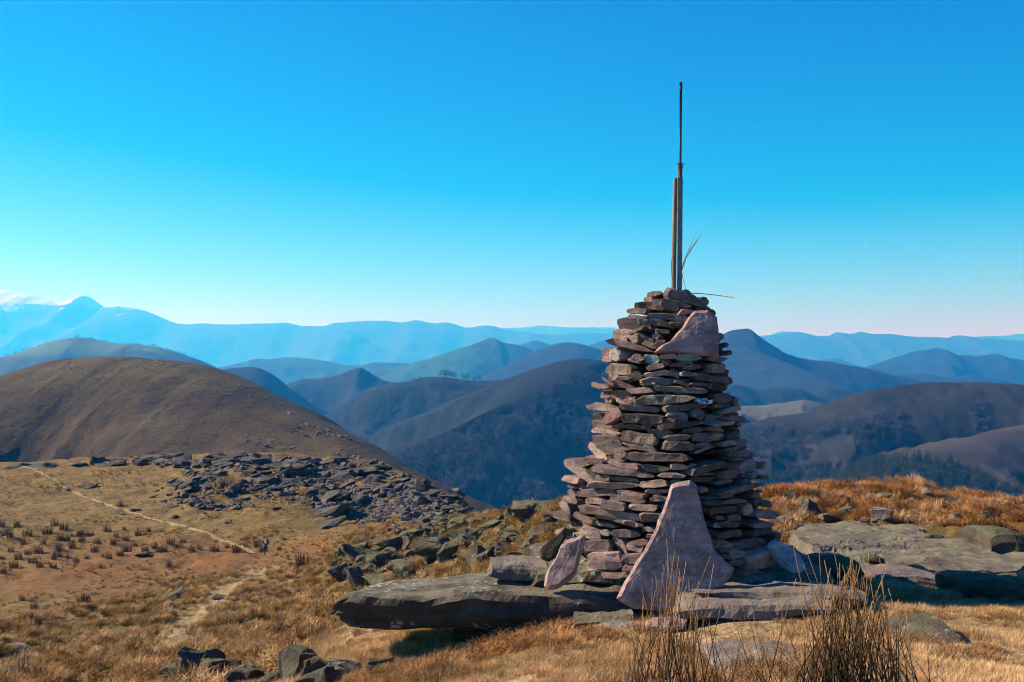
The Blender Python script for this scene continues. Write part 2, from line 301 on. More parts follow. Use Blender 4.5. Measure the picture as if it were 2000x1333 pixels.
# ------------------------------------------------------------------ near terrain
def zz(py, d): return -(py - HZ) / F * d
COLS = [-700, 0, 300, 560, 700, 800, 900, 1000, 1100, 1330, 1560, 1800, 2000, 2700]
PRO = {   # (distance, photo row) or (distance, None, height) along each sight line, from the camera's feet outwards
 -700: [(1.2, None, -1.65), (4, None, -2.0), (16, 1400), (20, 1370), (24, 1330), (28, 1280), (33, 1245), (70, None, -19.0), (100, None, -19.2), (140, None, -19.6), (175, None, -18.7), (205, None, -27), (320, None, -95)],
 0: [(1.2, None, -1.65), (4, None, -2.0), (16.5, 1352), (20, 1322), (24, 1288), (29, 1254), (34, 1224), (72, None, -19.2), (100, None, -19.0), (140, None, -19.4), (175, 905), (200, None, -25), (320, None, -95)],
 300: [(1.2, None, -1.65), (4, None, -2.0), (12, 1348), (15, 1326), (21, 1285), (33, 1222), (45, 1168), (78, None, -19.3), (100, None, -19.0), (135, None, -19.1), (178, 897), (205, None, -26), (320, None, -95)],
 560: [(1.2, None, -1.65), (4, None, -1.95), (9, 1348), (9.8, 1325), (19, 1264), (36, 1180), (62, 1109), (88, None, -18.9), (104, None, -18.8), (130, None, -18.0), (175, 890), (205, None, -26), (320, None, -100)],
 700: [(1.2, None, -1.65), (4, None, -1.9), (8, 1348), (8.8, 1276), (20, 1236), (31, 1150), (46, 1052), (80, None, -17.4), (108, None, -18.2), (132, None, -19.0), (165, 914), (195, None, -27), (320, None, -105)],
 800: [(1.2, None, -1.65), (4, None, -1.85), (7.6, 1345), (8.6, 1270), (20, 1226), (29, 1130), (43, 1046), (78, None, -16.2), (110, None, -17.7), (130, None, -18.0), (155, 932), (185, None, -29), (320, None, -110)],
 900: [(1.2, None, -1.65), (4, None, -1.8), (7.2, 1345), (8.5, 1263), (19, 1212), (28, 1108), (40, 1024), (70, None, -16), (105, None, -18.7), (122, None, -18.4), (140, 968), (170, None, -34), (320, None, -120)],
 1000: [(1.2, None, -1.65), (4, None, -1.75), (6.9, 1342), (8.4, 1250), (17, 1150), (25, 1062), (34, 1009), (60, None, -16), (100, None, -31), (120, None, -38), (140, None, -46), (170, None, -60), (320, None, -135)],
 1100: [(1.2, None, -1.62), (4, None, -1.72), (6.6, 1340), (8.3, 1218), (13, 1115), (20, 1032), (27, 1000), (50, None, -15), (100, None, -40), (120, None, -50), (140, None, -60), (170, None, -75), (320, None, -145)],
 1330: [(1.2, None, -1.6), (4, None, -1.7), (6.3, 1338), (8.4, 1200), (10.2, 1150), (14, 1060), (20, 985), (40, None, -9), (100, None, -40), (120, None, -50), (140, None, -60), (170, None, -75), (320, None, -150)],
 1560: [(1.2, None, -1.6), (4, None, -1.68), (6.1, 1336), (8.2, 1192), (10.5, 1112), (14.5, 1037), (24, 964), (40, None, -8), (100, None, -40), (120, None, -50), (140, None, -60), (170, None, -75), (320, None, -150)],
 1800: [(1.2, None, -1.6), (4, None, -1.68), (6.0, 1336), (8.2, 1194), (10.8, 1115), (15, 1042), (26, 966), (45, None, -9), (100, None, -40), (120, None, -50), (140, None, -60), (170, None, -75), (320, None, -150)],
 2000: [(1.2, None, -1.6), (4, None, -1.68), (6.0, 1336), (8.2, 1200), (10.6, 1136), (15, 1066), (25, 994), (45, None, -11), (100, None, -42), (120, None, -52), (140, None, -62), (170, None, -77), (320, None, -150)],
 2700: [(1.2, None, -1.6), (4, None, -1.68), (6.0, 1336), (8.2, 1210), (10.6, 1160), (15, 1100), (25, 1030), (45, None, -13), (100, None, -45), (120, None, -55), (140, None, -65), (170, None, -80), (320, None, -155)],
}
_D = np.array([[q[0] for q in PRO[c]] for c in COLS]); _Z = np.array([[q[2] if q[1] is None else zz(q[1], q[0]) for q in PRO[c]] for c in COLS])
K = _D.shape[1]
def base_z(px, d):
    px = np.atleast_1d(np.asarray(px, float)); d = np.atleast_1d(np.asarray(d, float)); px, d = np.broadcast_arrays(px, d); sh = px.shape
    px, d = px.ravel(), d.ravel()
    Dk = np.stack([pchip(COLS, _D[:, k], px) for k in range(K)]); Zk = np.stack([pchip(COLS, _Z[:, k], px) for k in range(K)])
    hk = np.diff(Dk, axis=0); sk = np.diff(Zk, axis=0) / hk
    mk = np.zeros_like(Zk); mk[0], mk[-1] = sk[0], sk[-1]
    same = sk[:-1] * sk[1:] > 0
    with np.errstate(divide='ignore', invalid='ignore'):
        hm = 2 * sk[:-1] * sk[1:] / (sk[:-1] + sk[1:])
    mk[1:-1] = np.where(same, np.nan_to_num(hm), 0)
    dc = np.clip(d, Dk[0], Dk[-1]); i = np.clip((Dk <= dc[None]).sum(0) - 1, 0, K - 2); j = np.arange(len(d))
    t = (dc - Dk[i, j]) / hk[i, j]; t2, t3 = t * t, t ** 3; h = hk[i, j]
    z = (2*t3-3*t2+1)*Zk[i, j] + (t3-2*t2+t)*h*mk[i, j] + (-2*t3+3*t2)*Zk[i+1, j] + (t3-t2)*h*mk[i+1, j]
    return z.reshape(sh)
def hummock(x, y):
    return fbm(x / .50 + .25 * vnoise(x, y, 0, 68), y / .62, 0, 3, 67)
def lumps(x, y):
    d = np.asarray(y, float); px = 1000 + F * np.asarray(x) / np.maximum(d, .5)
    hum = sstep(11, 17, d) * (1 - sstep(60, 85, d))                  # tussocky slopes
    a = 0.02 * fbm(x / .5, y / .5, 0, 3, 61) * (1 - sstep(12, 20, d))
    a = a + hum * (0.17 * np.clip(hummock(x, y) + .05, 0, 1.2) + 0.10 * fbm(x / 3.2, y / 3.2, 0, 3, 66)) * sstep(.9, 1.4, d / 10)
    oc = sstep(280, 430, px) * (1 - sstep(700, 830, px)) * sstep(112, 132, d) * (1 - sstep(166, 182, d))
    a = a + oc * (.9 * np.abs(fbm(x / 6.0, y / 8.0, 0, 3, 69)) + .25 * fbm(x / 1.9, y / 1.9, 0, 3, 70))
    a = a + sstep(70, 100, d) * (0.18 * fbm(x / 2.2, y / 2.2, 0, 4, 63) + 0.35 * fbm(x / 13.0, y / 13.0, 0, 3, 64))
    return a
def gz(x, y):
    x = np.atleast_1d(np.asarray(x, float)); y = np.atleast_1d(np.asarray(y, float))
    return base_z(1000 + F * x / y, y) + lumps(x, y)
def gz1(x, y): return float(gz(x, y)[0])
_dg = np.geomspace(4.2, 230, 900)
def hit(px, py, dmin=4.2):
    """Where the sight line of that photo pixel first meets the ground."""
    d = _dg[_dg >= dmin]; x = (px - 1000) / F * d
    z = gz(x, d); row = HZ - z / d * F
    k = np.argmax(row <= py) if (row <= py).any() else len(d) - 1
    return Vector((x[k], d[k], z[k]))
GPX = np.arange(-720, 2721, 6.0)
GD = np.concatenate([np.geomspace(1.2, 6, 26)[:-1], np.geomspace(6, 70, 250)[:-1], np.geomspace(70, 200, 150)[:-1], np.geomspace(200, 320, 12)])
gx = (GPX[None, :] - 1000) / F * GD[:, None]; gy = np.repeat(GD[:, None], len(GPX), 1)
gzv = gz(gx.ravel(), gy.ravel()).reshape(gx.shape)
_rows = HZ - gzv / GD[:, None] * F
def hit(px, py, dmin=4.2):
    """Where the sight line of that photo pixel first meets the ground mesh."""
    u = min(max((px - GPX[0]) / 6.0, 0), len(GPX) - 1.001); c = int(u); u -= c
    i0 = int(np.searchsorted(GD, dmin)); r = _rows[i0:, c] * (1 - u) + _rows[i0:, c + 1] * u
    k = int(np.argmax(r <= py)) if (r <= py).any() else len(r) - 1
    d = GD[i0 + k]
    if k > 0 and r[k - 1] > py >= r[k]: d = GD[i0 + k - 1] + (d - GD[i0 + k - 1]) * (r[k - 1] - py) / (r[k - 1] - r[k])
    x = (px - 1000) / F * d
    return Vector((x, d, -(py - HZ) / F * d if (r <= py).any() else gz1(x, d)))
def zones(x, y):
    """straw, rust, green weights of the turf."""
    d = np.asarray(y, float); x = np.asarray(x, float); px = 1000 + F * x / d
    straw = (1 - sstep(9.3, 11.0, d)) * (0.75 + 0.3 * fbm(x / 1.3, y / 1.3, 0, 3, 71))
    # worn path over the near slope
    pc = np.interp(d, [20, 26, 33, 45, 58, 70], [330, 345, 385, 455, 530, 590]); pw = np.interp(d, [20, 70], [45, 50])
    straw = np.maximum(straw, 0.6 * np.exp(-((px - pc) / pw) ** 2) * sstep(19, 26, d) * (1 - sstep(66, 76, d)))
    band = sstep(72, 78, d) * (1 - sstep(98, 112, d + 8 * fbm(x / 20, y / 20, 0, 2, 75)))
    rust = band * (0.55 + 0.5 * fbm(x / 9, y / 9, 0, 3, 72)) + (sstep(15, 18, d) * (1 - sstep(40, 60, d)) * sstep(1350, 1500, px)) * 0.6
    rust = rust + 0.45 * sstep(130, 150, d) * (fbm(x / 14, y / 14, 0, 3, 77) > 0.15)
    sl = sstep(12, 18, d) * (1 - sstep(66, 80, d))
    green = sl * np.clip(0.62 + 0.9 * fbm(x / 2.4, y / 2.4, 0, 3, 73), 0, 1) * (1 - 0.7 * sstep(1350, 1500, px)) + 0.15 * sstep(105, 120, d) * (1 - sstep(140, 160, d)) * np.clip(.6 + fbm(x / 18, y / 18, 0, 3, 74), 0, 1)
    return np.clip(np.stack([straw, rust, green], -1), 0, 1)
def turf_color(t, zs, p, k=1.0):
    """Shared colour of dry hill turf: ochre, straw, rust and green by zone, broken up by noise."""
    x = t.n.new('ShaderNodeSeparateXYZ'); t.set(x.inputs[0], zs)
    n = t.noise(p, 0.8, 6, 0.65); m = t.noise(p, 5.0, 5, 0.65)
    c = t.mix(t.ramp(n, 0.35, 0.65), (0.128, 0.082, 0.024), (0.232, 0.150, 0.046))
    c = t.mix(t.math('MULTIPLY', x.outputs[2], t.ramp(m, 0.3, 0.6)), c, (0.098, 0.102, 0.022))
    c = t.mix(t.math('MULTIPLY', x.outputs[1], t.ramp(n, 0.25, 0.55)), c, (0.225, 0.094, 0.029))
    c = t.mix(t.math('MULTIPLY', x.outputs[0], t.ramp(m, 0.25, 0.55)), c, (0.49, 0.355, 0.21))
    return c
t = NT('hill_turf'); p = t.pos(); zs = t.attr('zone').outputs['Vector']
c = turf_color(t, zs, p)
g1 = t.noise(p, 14.0, 6, 0.7); g2 = t.noise(p, 1.7, 7, 0.7)
c = t.mix(1.0, c, t.cramp(g1, [(0.3, (0.55, 0.52, 0.5)), (0.5, (0.95, 0.95, 0.95)), (0.7, (1.3, 1.28, 1.2))]), 'MULTIPLY')
c = t.mix(t.ramp(g2, 0.50, 0.66, 0, 0.7), c, (0.060, 0.040, 0.014))
g3 = t.noise(p, 4.2, 4, 0.75)
c = t.mix(t.ramp(g3, 0.50, 0.64, 0, 0.55), c, (0.050, 0.034, 0.013)); c = t.mix(t.ramp(g3, 0.46, 0.30, 0, 0.4), c, (0.34, 0.23, 0.10))
m_turf = t.done(c, t.bump(t.math('ADD', t.math('MULTIPLY', g1, 0.35), g2), 0.9, 0.22), 0.95)
ground = obj('ground', np.stack([gx, gy, gzv], -1).reshape(-1, 3), grid_faces(len(GD), len(GPX)), m_turf, smooth=True)
a = ground.data.attributes.new('zone', 'FLOAT_VECTOR', 'POINT'); a.data.foreach_set('vector', zones(gx.ravel(), gy.ravel()).astype(np.float32).ravel())
tag(ground, 'dry grassy hilltop and moor', kind='structure')
# valley floor out to the horizon
t = NT('valley_land'); p = t.pos(); n = t.noise(p, 0.0016, 7, 0.6)
m_val = t.done(t.mix(t.ramp(n, 0.4, 0.6), (0.045, 0.05, 0.028), (0.10, 0.10, 0.05)), None, 0.95)
lin = np.concatenate([-np.geomspace(46000, 200, 24), [0], np.geomspace(200, 46000, 24)])
vx, vy = np.meshgrid(lin, lin); vz = -540 + 30 * fbm(vx / 2600, vy / 2600, 0, 3, 81)
valley = obj('valley_floor', np.stack([vx, vy, vz], -1).reshape(-1, 3), grid_faces(49, 49), m_val, smooth=True)
tag(valley, 'hazy valley land between the hills', kind='structure')

# ------------------------------------------------------------------ air
def box_verts(x0, x1, y0, y1, z0, z1): return [(x0,y0,z0),(x1,y0,z0),(x1,y1,z0),(x0,y1,z0),(x0,y0,z1),(x1,y0,z1),(x1,y1,z1),(x0,y1,z1)]
BOXF = [(0,3,2,1),(4,5,6,7),(0,1,5,4),(1,2,6,5),(2,3,7,6),(3,0,4,7)]
hm = bpy.data.materials.new('haze_air'); hm.use_nodes = True; hn = hm.node_tree.nodes; hn.clear()
ho = hn.new('ShaderNodeOutputMaterial'); pv = hn.new('ShaderNodeVolumePrincipled')
pv.inputs['Color'].default_value = HAZE['color'] + (1,); pv.inputs['Density'].default_value = HAZE['density']; pv.inputs['Anisotropy'].default_value = HAZE['g']
pv.inputs['Absorption Color'].default_value = (1, 0.90, 1, 1)
hm.node_tree.links.new(pv.outputs[0], ho.inputs['Volume'])
haze = obj('haze', box_verts(-48000, 48000, -48000, 48000, -600, 1300), BOXF, hm)
tag(haze, 'blue air between the mountains', kind='stuff')
# ------------------------------------------------------------------ rock shapes
def disp(v, amp, f, seed, oct=3, strata=0.0):
    """Push vertices of a rock about by noise; strata adds bedding grooves across z."""
    v = np.array(v, float); x, y, z = v[:, 0] * f, v[:, 1] * f, v[:, 2] * f
    n = np.stack([fbm(x, y, z, oct, seed), fbm(x + 31, y, z, oct, seed + 3), fbm(x, y + 57, z, oct, seed + 7)], -1) * amp
    if strata > 0:
        g = fbm(x * .3, y * .3, z * 6, 2, seed + 11) * strata
        n[:, 0] += g; n[:, 1] += g
    return v + n
def hull_rock(seed, n=16, flat=1.0, bevel=0.05, sub=0, amp=0.04, box=0.6):
    """A broken boulder about 1 across: convex hull of scattered points, edges chipped."""
    r = random.Random(seed); bm = bmesh.new()
    for i in range(n):
        while True:
            q = Vector((r.uniform(-1, 1), r.uniform(-1, 1), r.uniform(-1, 1)))
            L = q.length
            if L < 1e-3: continue
            m = max(abs(q.x), abs(q.y), abs(q.z)); q = q / (box * m + (1 - box) * L); break
        bm.verts.new((q.x * .5, q.y * .5, q.z * .5 * flat))
    h = bmesh.ops.convex_hull(bm, input=bm.verts)
    bmesh.ops.delete(bm, geom=[e for e in h['geom_interior'] if isinstance(e, bmesh.types.BMVert)], context='VERTS')
    bmesh.ops.dissolve_limit(bm, angle_limit=R(14), verts=bm.verts, edges=bm.edges)
    bmesh.ops.bevel(bm, geom=list(bm.edges), offset=bevel, segments=1, affect='EDGES', profile=0.6, clamp_overlap=True)
    bmesh.ops.triangulate(bm, faces=bm.faces)
    for _ in range(sub): bmesh.ops.subdivide_edges(bm, edges=bm.edges, cuts=1, use_grid_fill=True)
    if sub: bmesh.ops.triangulate(bm, faces=bm.faces)
    v = np.array([q.co[:] for q in bm.verts]); v2 = disp(v, amp, 2.6, seed, 3, amp * .8)
    for q, c in zip(bm.verts, v2): q.co = c
    bmesh.ops.recalc_face_normals(bm, faces=bm.faces)
    return bm
def bm_mesh(name, bm, mat, smooth_ang=None):
    me = bpy.data.meshes.new(name); bm.to_mesh(me); bm.free(); me.materials.append(mat)
    return me
def plate_bm(w, h, d, seed, kind='rect', top_slope=0.0, rough=1.0):
    """One laid stone: irregular face outline (x, z) towards -y, running back by d; edges chipped and faces uneven."""
    r = random.Random(seed); W, H = w / 2, h / 2
    j = lambda s: r.uniform(-s, s)
    if kind == 'rect':
        o = [(-W, -H * r.uniform(.3, .8)), (-W * r.uniform(.75, .92), -H), (W * j(.3), -H * r.uniform(.86, 1.05)), (W * r.uniform(.75, .95), -H), (W, -H * r.uniform(.1, .7)),
             (W * r.uniform(.9, 1), H * r.uniform(.3, .8)), (W * r.uniform(.6, .9), H * r.uniform(.85, 1)), (W * j(.35), H * r.uniform(.88, 1.08)), (-W * r.uniform(.65, .9), H), (-W * r.uniform(.95, 1), H * r.uniform(.2, .7))]
    elif kind == 'lens':
        a_, b_ = r.uniform(-.9, .5), r.uniform(-.9, .5)
        o = [(-W, H * a_), (-W * r.uniform(.55, .9), -H * r.uniform(.75, 1)), (W * j(.4), -H * r.uniform(.9, 1.1)), (W * r.uniform(.5, .9), -H * r.uniform(.6, 1)), (W, H * b_),
             (W * r.uniform(.5, .85), H * r.uniform(.4, .9)), (W * j(.5), H), (-W * r.uniform(.45, .85), H * r.uniform(.5, 1))]
    elif kind == 'wedge':
        s = r.choice((-1, 1))
        o = [(-W, -H * .3), (-W * .85, -H * .9), (0, -H), (W * .7, -H * .75), (W, -H * .1), (W * .75, H * .35), (W * .1, H * .8), (-W * .65, H), (-W * .95, H * .5)]
        if s < 0: o = [(-a, b) for a, b in o][::-1]
    else:  # block
        o = [(-W, -H * .8), (-W * .8, -H), (W * .8, -H * r.uniform(.85, 1)), (W, -H * .6), (W * r.uniform(.85, 1), H * .5), (W * r.uniform(.5, .8), H), (-W * r.uniform(.3, .7), H * r.uniform(.8, 1)), (-W * .95, H * r.uniform(.3, .7))]
    n = len(o); e = min(w, h) * .07; yaw = j(.12) * w; pit = j(.16) * h
    rings = []
    for k, (yy, sc) in enumerate(((-d / 2, None), (-d / 2 + e * 1.1, 1.0), (d * .12, 1.0), (d / 2, .8))):
        ring = []
        for (x, z) in o:
            if sc is None:
                L = math.hypot(x / W, z / H) + 1e-6
                X, Z = x - e * (x / W) / L * r.uniform(.5, 1.4), z - e * (z / H) / L * r.uniform(.4, 1.3)
                Y = yy + yaw * x / w + pit * z / h + j(.03) * h
            else: X, Z, Y = x * sc + j(.015) * w, z * sc + j(.03) * h, yy + (yaw * x / w if k == 1 else 0)
            Z += top_slope * (Y + d / 2)
            ring.append((X, Y, Z))
        rings.append(ring)
    bm = bmesh.new(); vv = [[bm.verts.new(c) for c in ring] for ring in rings]
    for a, b in zip(vv[:-1], vv[1:]):
        for i in range(n): bm.faces.new((a[i], a[(i + 1) % n], b[(i + 1) % n], b[i]))
    bm.faces.new(vv[0][::-1]); bm.faces.new(vv[-1])
    long_e = [q for q in bm.edges if q.calc_length() > 0.06]
    bmesh.ops.subdivide_edges(bm, edges=long_e, cuts=1, use_grid_fill=True)
    bmesh.ops.triangulate(bm, faces=bm.faces)
    front = [q for q in bm.edges if q.calc_length() > 0.09 and min(q.verts[0].co.y, q.verts[1].co.y) < 0]
    bmesh.ops.subdivide_edges(bm, edges=front, cuts=1); bmesh.ops.triangulate(bm, faces=bm.faces)
    v = np.array([q.co[:] for q in bm.verts])
    v = disp(v, 0.008 * rough, 8.0, seed, 3, 0.009 * rough)
    for q, c in zip(bm.verts, v): q.co = c
    bmesh.ops.recalc_face_normals(bm, faces=bm.faces)
    return bm
def outline_slab(pts, thick, seed, rings=6, amp=0.012, f=5.0, n=72, bulge=0.0, edge=0.35, jit=0.02, strata=0.0):
    """Thick plate from an outline in its own (x, z) plane, face towards -y, chipped rim, uneven faces. Returns verts, faces."""
    pts = np.array(pts, float); q = np.vstack([pts, pts[:1]]); L = np.r_[0, np.cumsum(np.hypot(*np.diff(q, axis=0).T))]
    s = np.linspace(0, L[-1], n, endpoint=False); ox, oz = np.interp(s, L, q[:, 0]), np.interp(s, L, q[:, 1])
    size = L[-1] / 4
    rn = fbm(np.cos(s / L[-1] * 6.283) * 4, np.sin(s / L[-1] * 6.283) * 4, seed, 4, seed) * jit * size
    c = np.array([ox.mean(), oz.mean()]); dx, dz = ox - c[0], oz - c[1]; rr = np.hypot(dx, dz)
    ox, oz = ox + dx / rr * rn, oz + dz / rr * rn; dx, dz = ox - c[0], oz - c[1]
    e = thick * edge; V = []; rows = 0
    def ring(sc, y, inset=0.0):
        nonlocal rows
        k = sc - inset / np.maximum(rr, 1e-3)
        V.append(np.stack([c[0] + dx * k, np.full(n, y), c[1] + dz * k], -1)); rows += 1
    for a in np.linspace(0.06, 1, rings): ring(a, -thick / 2 - bulge * (1 - a * a), e * (a > .99))
    ring(1, -thick / 2 + e); ring(1.0, 0); ring(1, thick / 2 - e)
    for a in np.linspace(1, 0.06, max(3, rings - 2)): ring(a, thick / 2, e * (a > .99))
    v = np.vstack(V); v = disp(v, amp, f, seed, 4, strata)
    fc = []
    for i in range(rows - 1):
        for j in range(n): fc.append((i * n + j, i * n + (j + 1) % n, (i + 1) * n + (j + 1) % n, (i + 1) * n + j))
    fc.append(tuple(range(n))[::-1]); fc.append(tuple((rows - 1) * n + j for j in range(n)))
    return v, [t[::-1] for t in fc]
def face_slab(name, poly, d, thick, mat, seed, lean=0.0, turn=0.0, base_py=None, parent=None, **kw):
    """Upright or leaning slab whose outline is given in photo pixels at distance d; lean tips its top away, turn yaws it."""
    pp = np.array(poly, float); bx = (pp[:, 0].min() + pp[:, 0].max()) / 2; by = pp[:, 1].max() if base_py is None else base_py
    org = P(bx, by, d); k = d / F
    v, f = outline_slab(np.stack([(pp[:, 0] - bx) * k, -(pp[:, 1] - by) * k], -1), thick, seed, **kw)
    v[:, 1] += thick / 2
    M = Euler((-lean, 0, turn)).to_matrix(); v = np.array([(M @ Vector(q))[:] for q in v])
    o = obj(name, v, f, mat, parent, loc=org)
    return o
def flat_slab(name, poly, thick, mat, seed, ztop=None, pts=None, lift=0.05, parent=None, **kw):
    """Slab lying on the ground: outline in photo pixels cast onto the ground (or plane height)."""
    if pts is None:
        W = []
        for (a, b) in poly:
            if ztop is None: q = hit(a, b); W.append((q.x, q.y, q.z))
            else:
                d = -ztop * F / (b - HZ); W.append(((a - 1000) / F * d, d, ztop))
        pts = np.array(W)
    c = pts.mean(0); A = np.c_[pts[:, :2] - c[:2], np.ones(len(pts))]; co = np.linalg.lstsq(A, pts[:, 2], rcond=None)[0]
    v, f = outline_slab(pts[:, :2] - c[:2], thick, seed, **kw)
    # own plane (x, z) -> ground (x, y); own -y -> up
    v = np.stack([v[:, 0], v[:, 2], -v[:, 1]], -1)
    v[:, 2] += co[0] * v[:, 0] + co[1] * v[:, 1] + lift - thick / 2
    f = [t[::-1] for t in f] if False else f
    return obj(name, v, f, mat, parent, loc=(c[0], c[1], co[2]))

# ------------------------------------------------------------------ stone materials
m_stone = rock_mat('cairn_sandstone', [(0.085, 0.068, 0.064), (0.245, 0.172, 0.150), (0.125, 0.108, 0.102), (0.35, 0.245, 0.21), (0.072, 0.062, 0.058), (0.27, 0.205, 0.175), (0.165, 0.098, 0.094), (0.18, 0.148, 0.136), (0.37, 0.28, 0.235), (0.105, 0.088, 0.084)], lichen=(0.30, 0.32, 0.28), lich=0.6, yellow=0.2, bump=0.9, k=1.3)
m_stone_g = rock_mat('cairn_stone_lichened', [(0.119, 0.098, 0.081), (0.162, 0.129, 0.101)], lichen=(0.28, 0.36, 0.33), lich=1.0, yellow=0.5, bump=0.7)
m_stone_w = rock_mat('pale_quartz_stone', [(0.46, 0.40, 0.35), (0.5, 0.44, 0.4)], lich=0.3, bump=0.8)
m_pink = rock_mat('pink_sandstone', [(0.36, 0.245, 0.238), (0.375, 0.26, 0.25)], lichen=(0.30, 0.33, 0.36), lich=0.5, bump=0.8, k=1.5)
m_purple = rock_mat('purple_sandstone_slab', [(0.30, 0.215, 0.208), (0.315, 0.23, 0.218)], lichen=(0.30, 0.33, 0.37), lich=0.6, bump=0.8, k=1.35, spots=0.5)
m_pale = rock_mat('pale_blue_grey_slab', [(0.27, 0.34, 0.38), (0.28, 0.35, 0.39)], lich=0.3, bump=0.8)
m_mortar = rock_mat('blue_green_crust', [(0.20, 0.30, 0.30), (0.22, 0.33, 0.33)], lichen=(0.35, 0.45, 0.42), lich=0.8, bump=1.0, k=2.0)
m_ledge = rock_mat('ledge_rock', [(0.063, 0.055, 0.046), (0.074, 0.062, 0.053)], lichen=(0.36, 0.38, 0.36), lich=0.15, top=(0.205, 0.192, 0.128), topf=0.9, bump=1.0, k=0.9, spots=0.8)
m_layer = rock_mat('layered_rock', [(0.194, 0.162, 0.144), (0.209, 0.173, 0.158)], lich=0.3, top=(0.22, 0.20, 0.14), topf=0.5, bump=0.8)
m_flat = rock_mat('flat_lichened_rock', [(0.165, 0.135, 0.115), (0.175, 0.145, 0.12)], lichen=(0.36, 0.38, 0.33), lich=0.3, top=(0.165, 0.168, 0.085), topf=0.65, bump=1.0, k=1.3)
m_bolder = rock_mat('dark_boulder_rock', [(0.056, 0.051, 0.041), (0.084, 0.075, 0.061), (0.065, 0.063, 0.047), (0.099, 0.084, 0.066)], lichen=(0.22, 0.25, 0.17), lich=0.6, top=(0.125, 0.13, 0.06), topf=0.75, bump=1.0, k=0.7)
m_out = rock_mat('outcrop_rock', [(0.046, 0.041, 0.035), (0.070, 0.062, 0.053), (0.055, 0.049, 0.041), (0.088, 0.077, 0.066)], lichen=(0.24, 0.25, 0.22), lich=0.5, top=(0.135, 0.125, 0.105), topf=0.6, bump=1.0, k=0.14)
m_grey = rock_mat('grey_rock', [(0.136, 0.118, 0.101), (0.192, 0.160, 0.140), (0.160, 0.137, 0.115)], lichen=(0.30, 0.31, 0.27), lich=0.6, top=(0.25, 0.22, 0.19), topf=0.6, bump=0.9, k=0.6)

# ------------------------------------------------------------------ the cairn
AX, AY = (1315 - 1000) / F * 9.4, 9.4       # its axis
EDGE = [(560, 1295, 1350), (575, 1272, 1352), (600, 1240, 1396), (625, 1215, 1404), (650, 1203, 1409), (680, 1193, 1415), (710, 1190, 1418), (740, 1174, 1430), (770, 1170, 1428), (800, 1161, 1440),
        (830, 1162, 1450), (860, 1160, 1455), (885, 1150, 1462), (910, 1116, 1470), (935, 1116, 1478), (960, 1116, 1490), (985, 1104, 1494), (1010, 1100, 1496), (1030, 1098, 1500), (1055, 1098, 1512), (1085, 1085, 1522), (1110, 1068, 1530), (1160, 1055, 1540)]
_e = np.array(EDGE, float)
def cairn_r(py):
    l, r_ = np.interp(py, _e[:, 0], _e[:, 1]), np.interp(py, _e[:, 0], _e[:, 2])
    return (r_ - l) / 2 * 9.4 / F, ((l + r_) / 2 - 1000) / F * 9.4
cairn = empty('stone_cairn', (AX, AY, zz(1165, 9.0)))
tag(cairn, 'tall tapering dry stone cairn standing on the summit ledge', 'cairn')
CI = cairn.matrix_world.inverted() if False else Matrix.Translation(-Vector(cairn.location))
TILE = {1: (1180, 550, .135), 2: (1150, 700, .155), 3: (1090, 860, .13), 4: (1300, 860, .13), 5: (1040, 1000, .1725), 6: (1360, 980, .1875)}
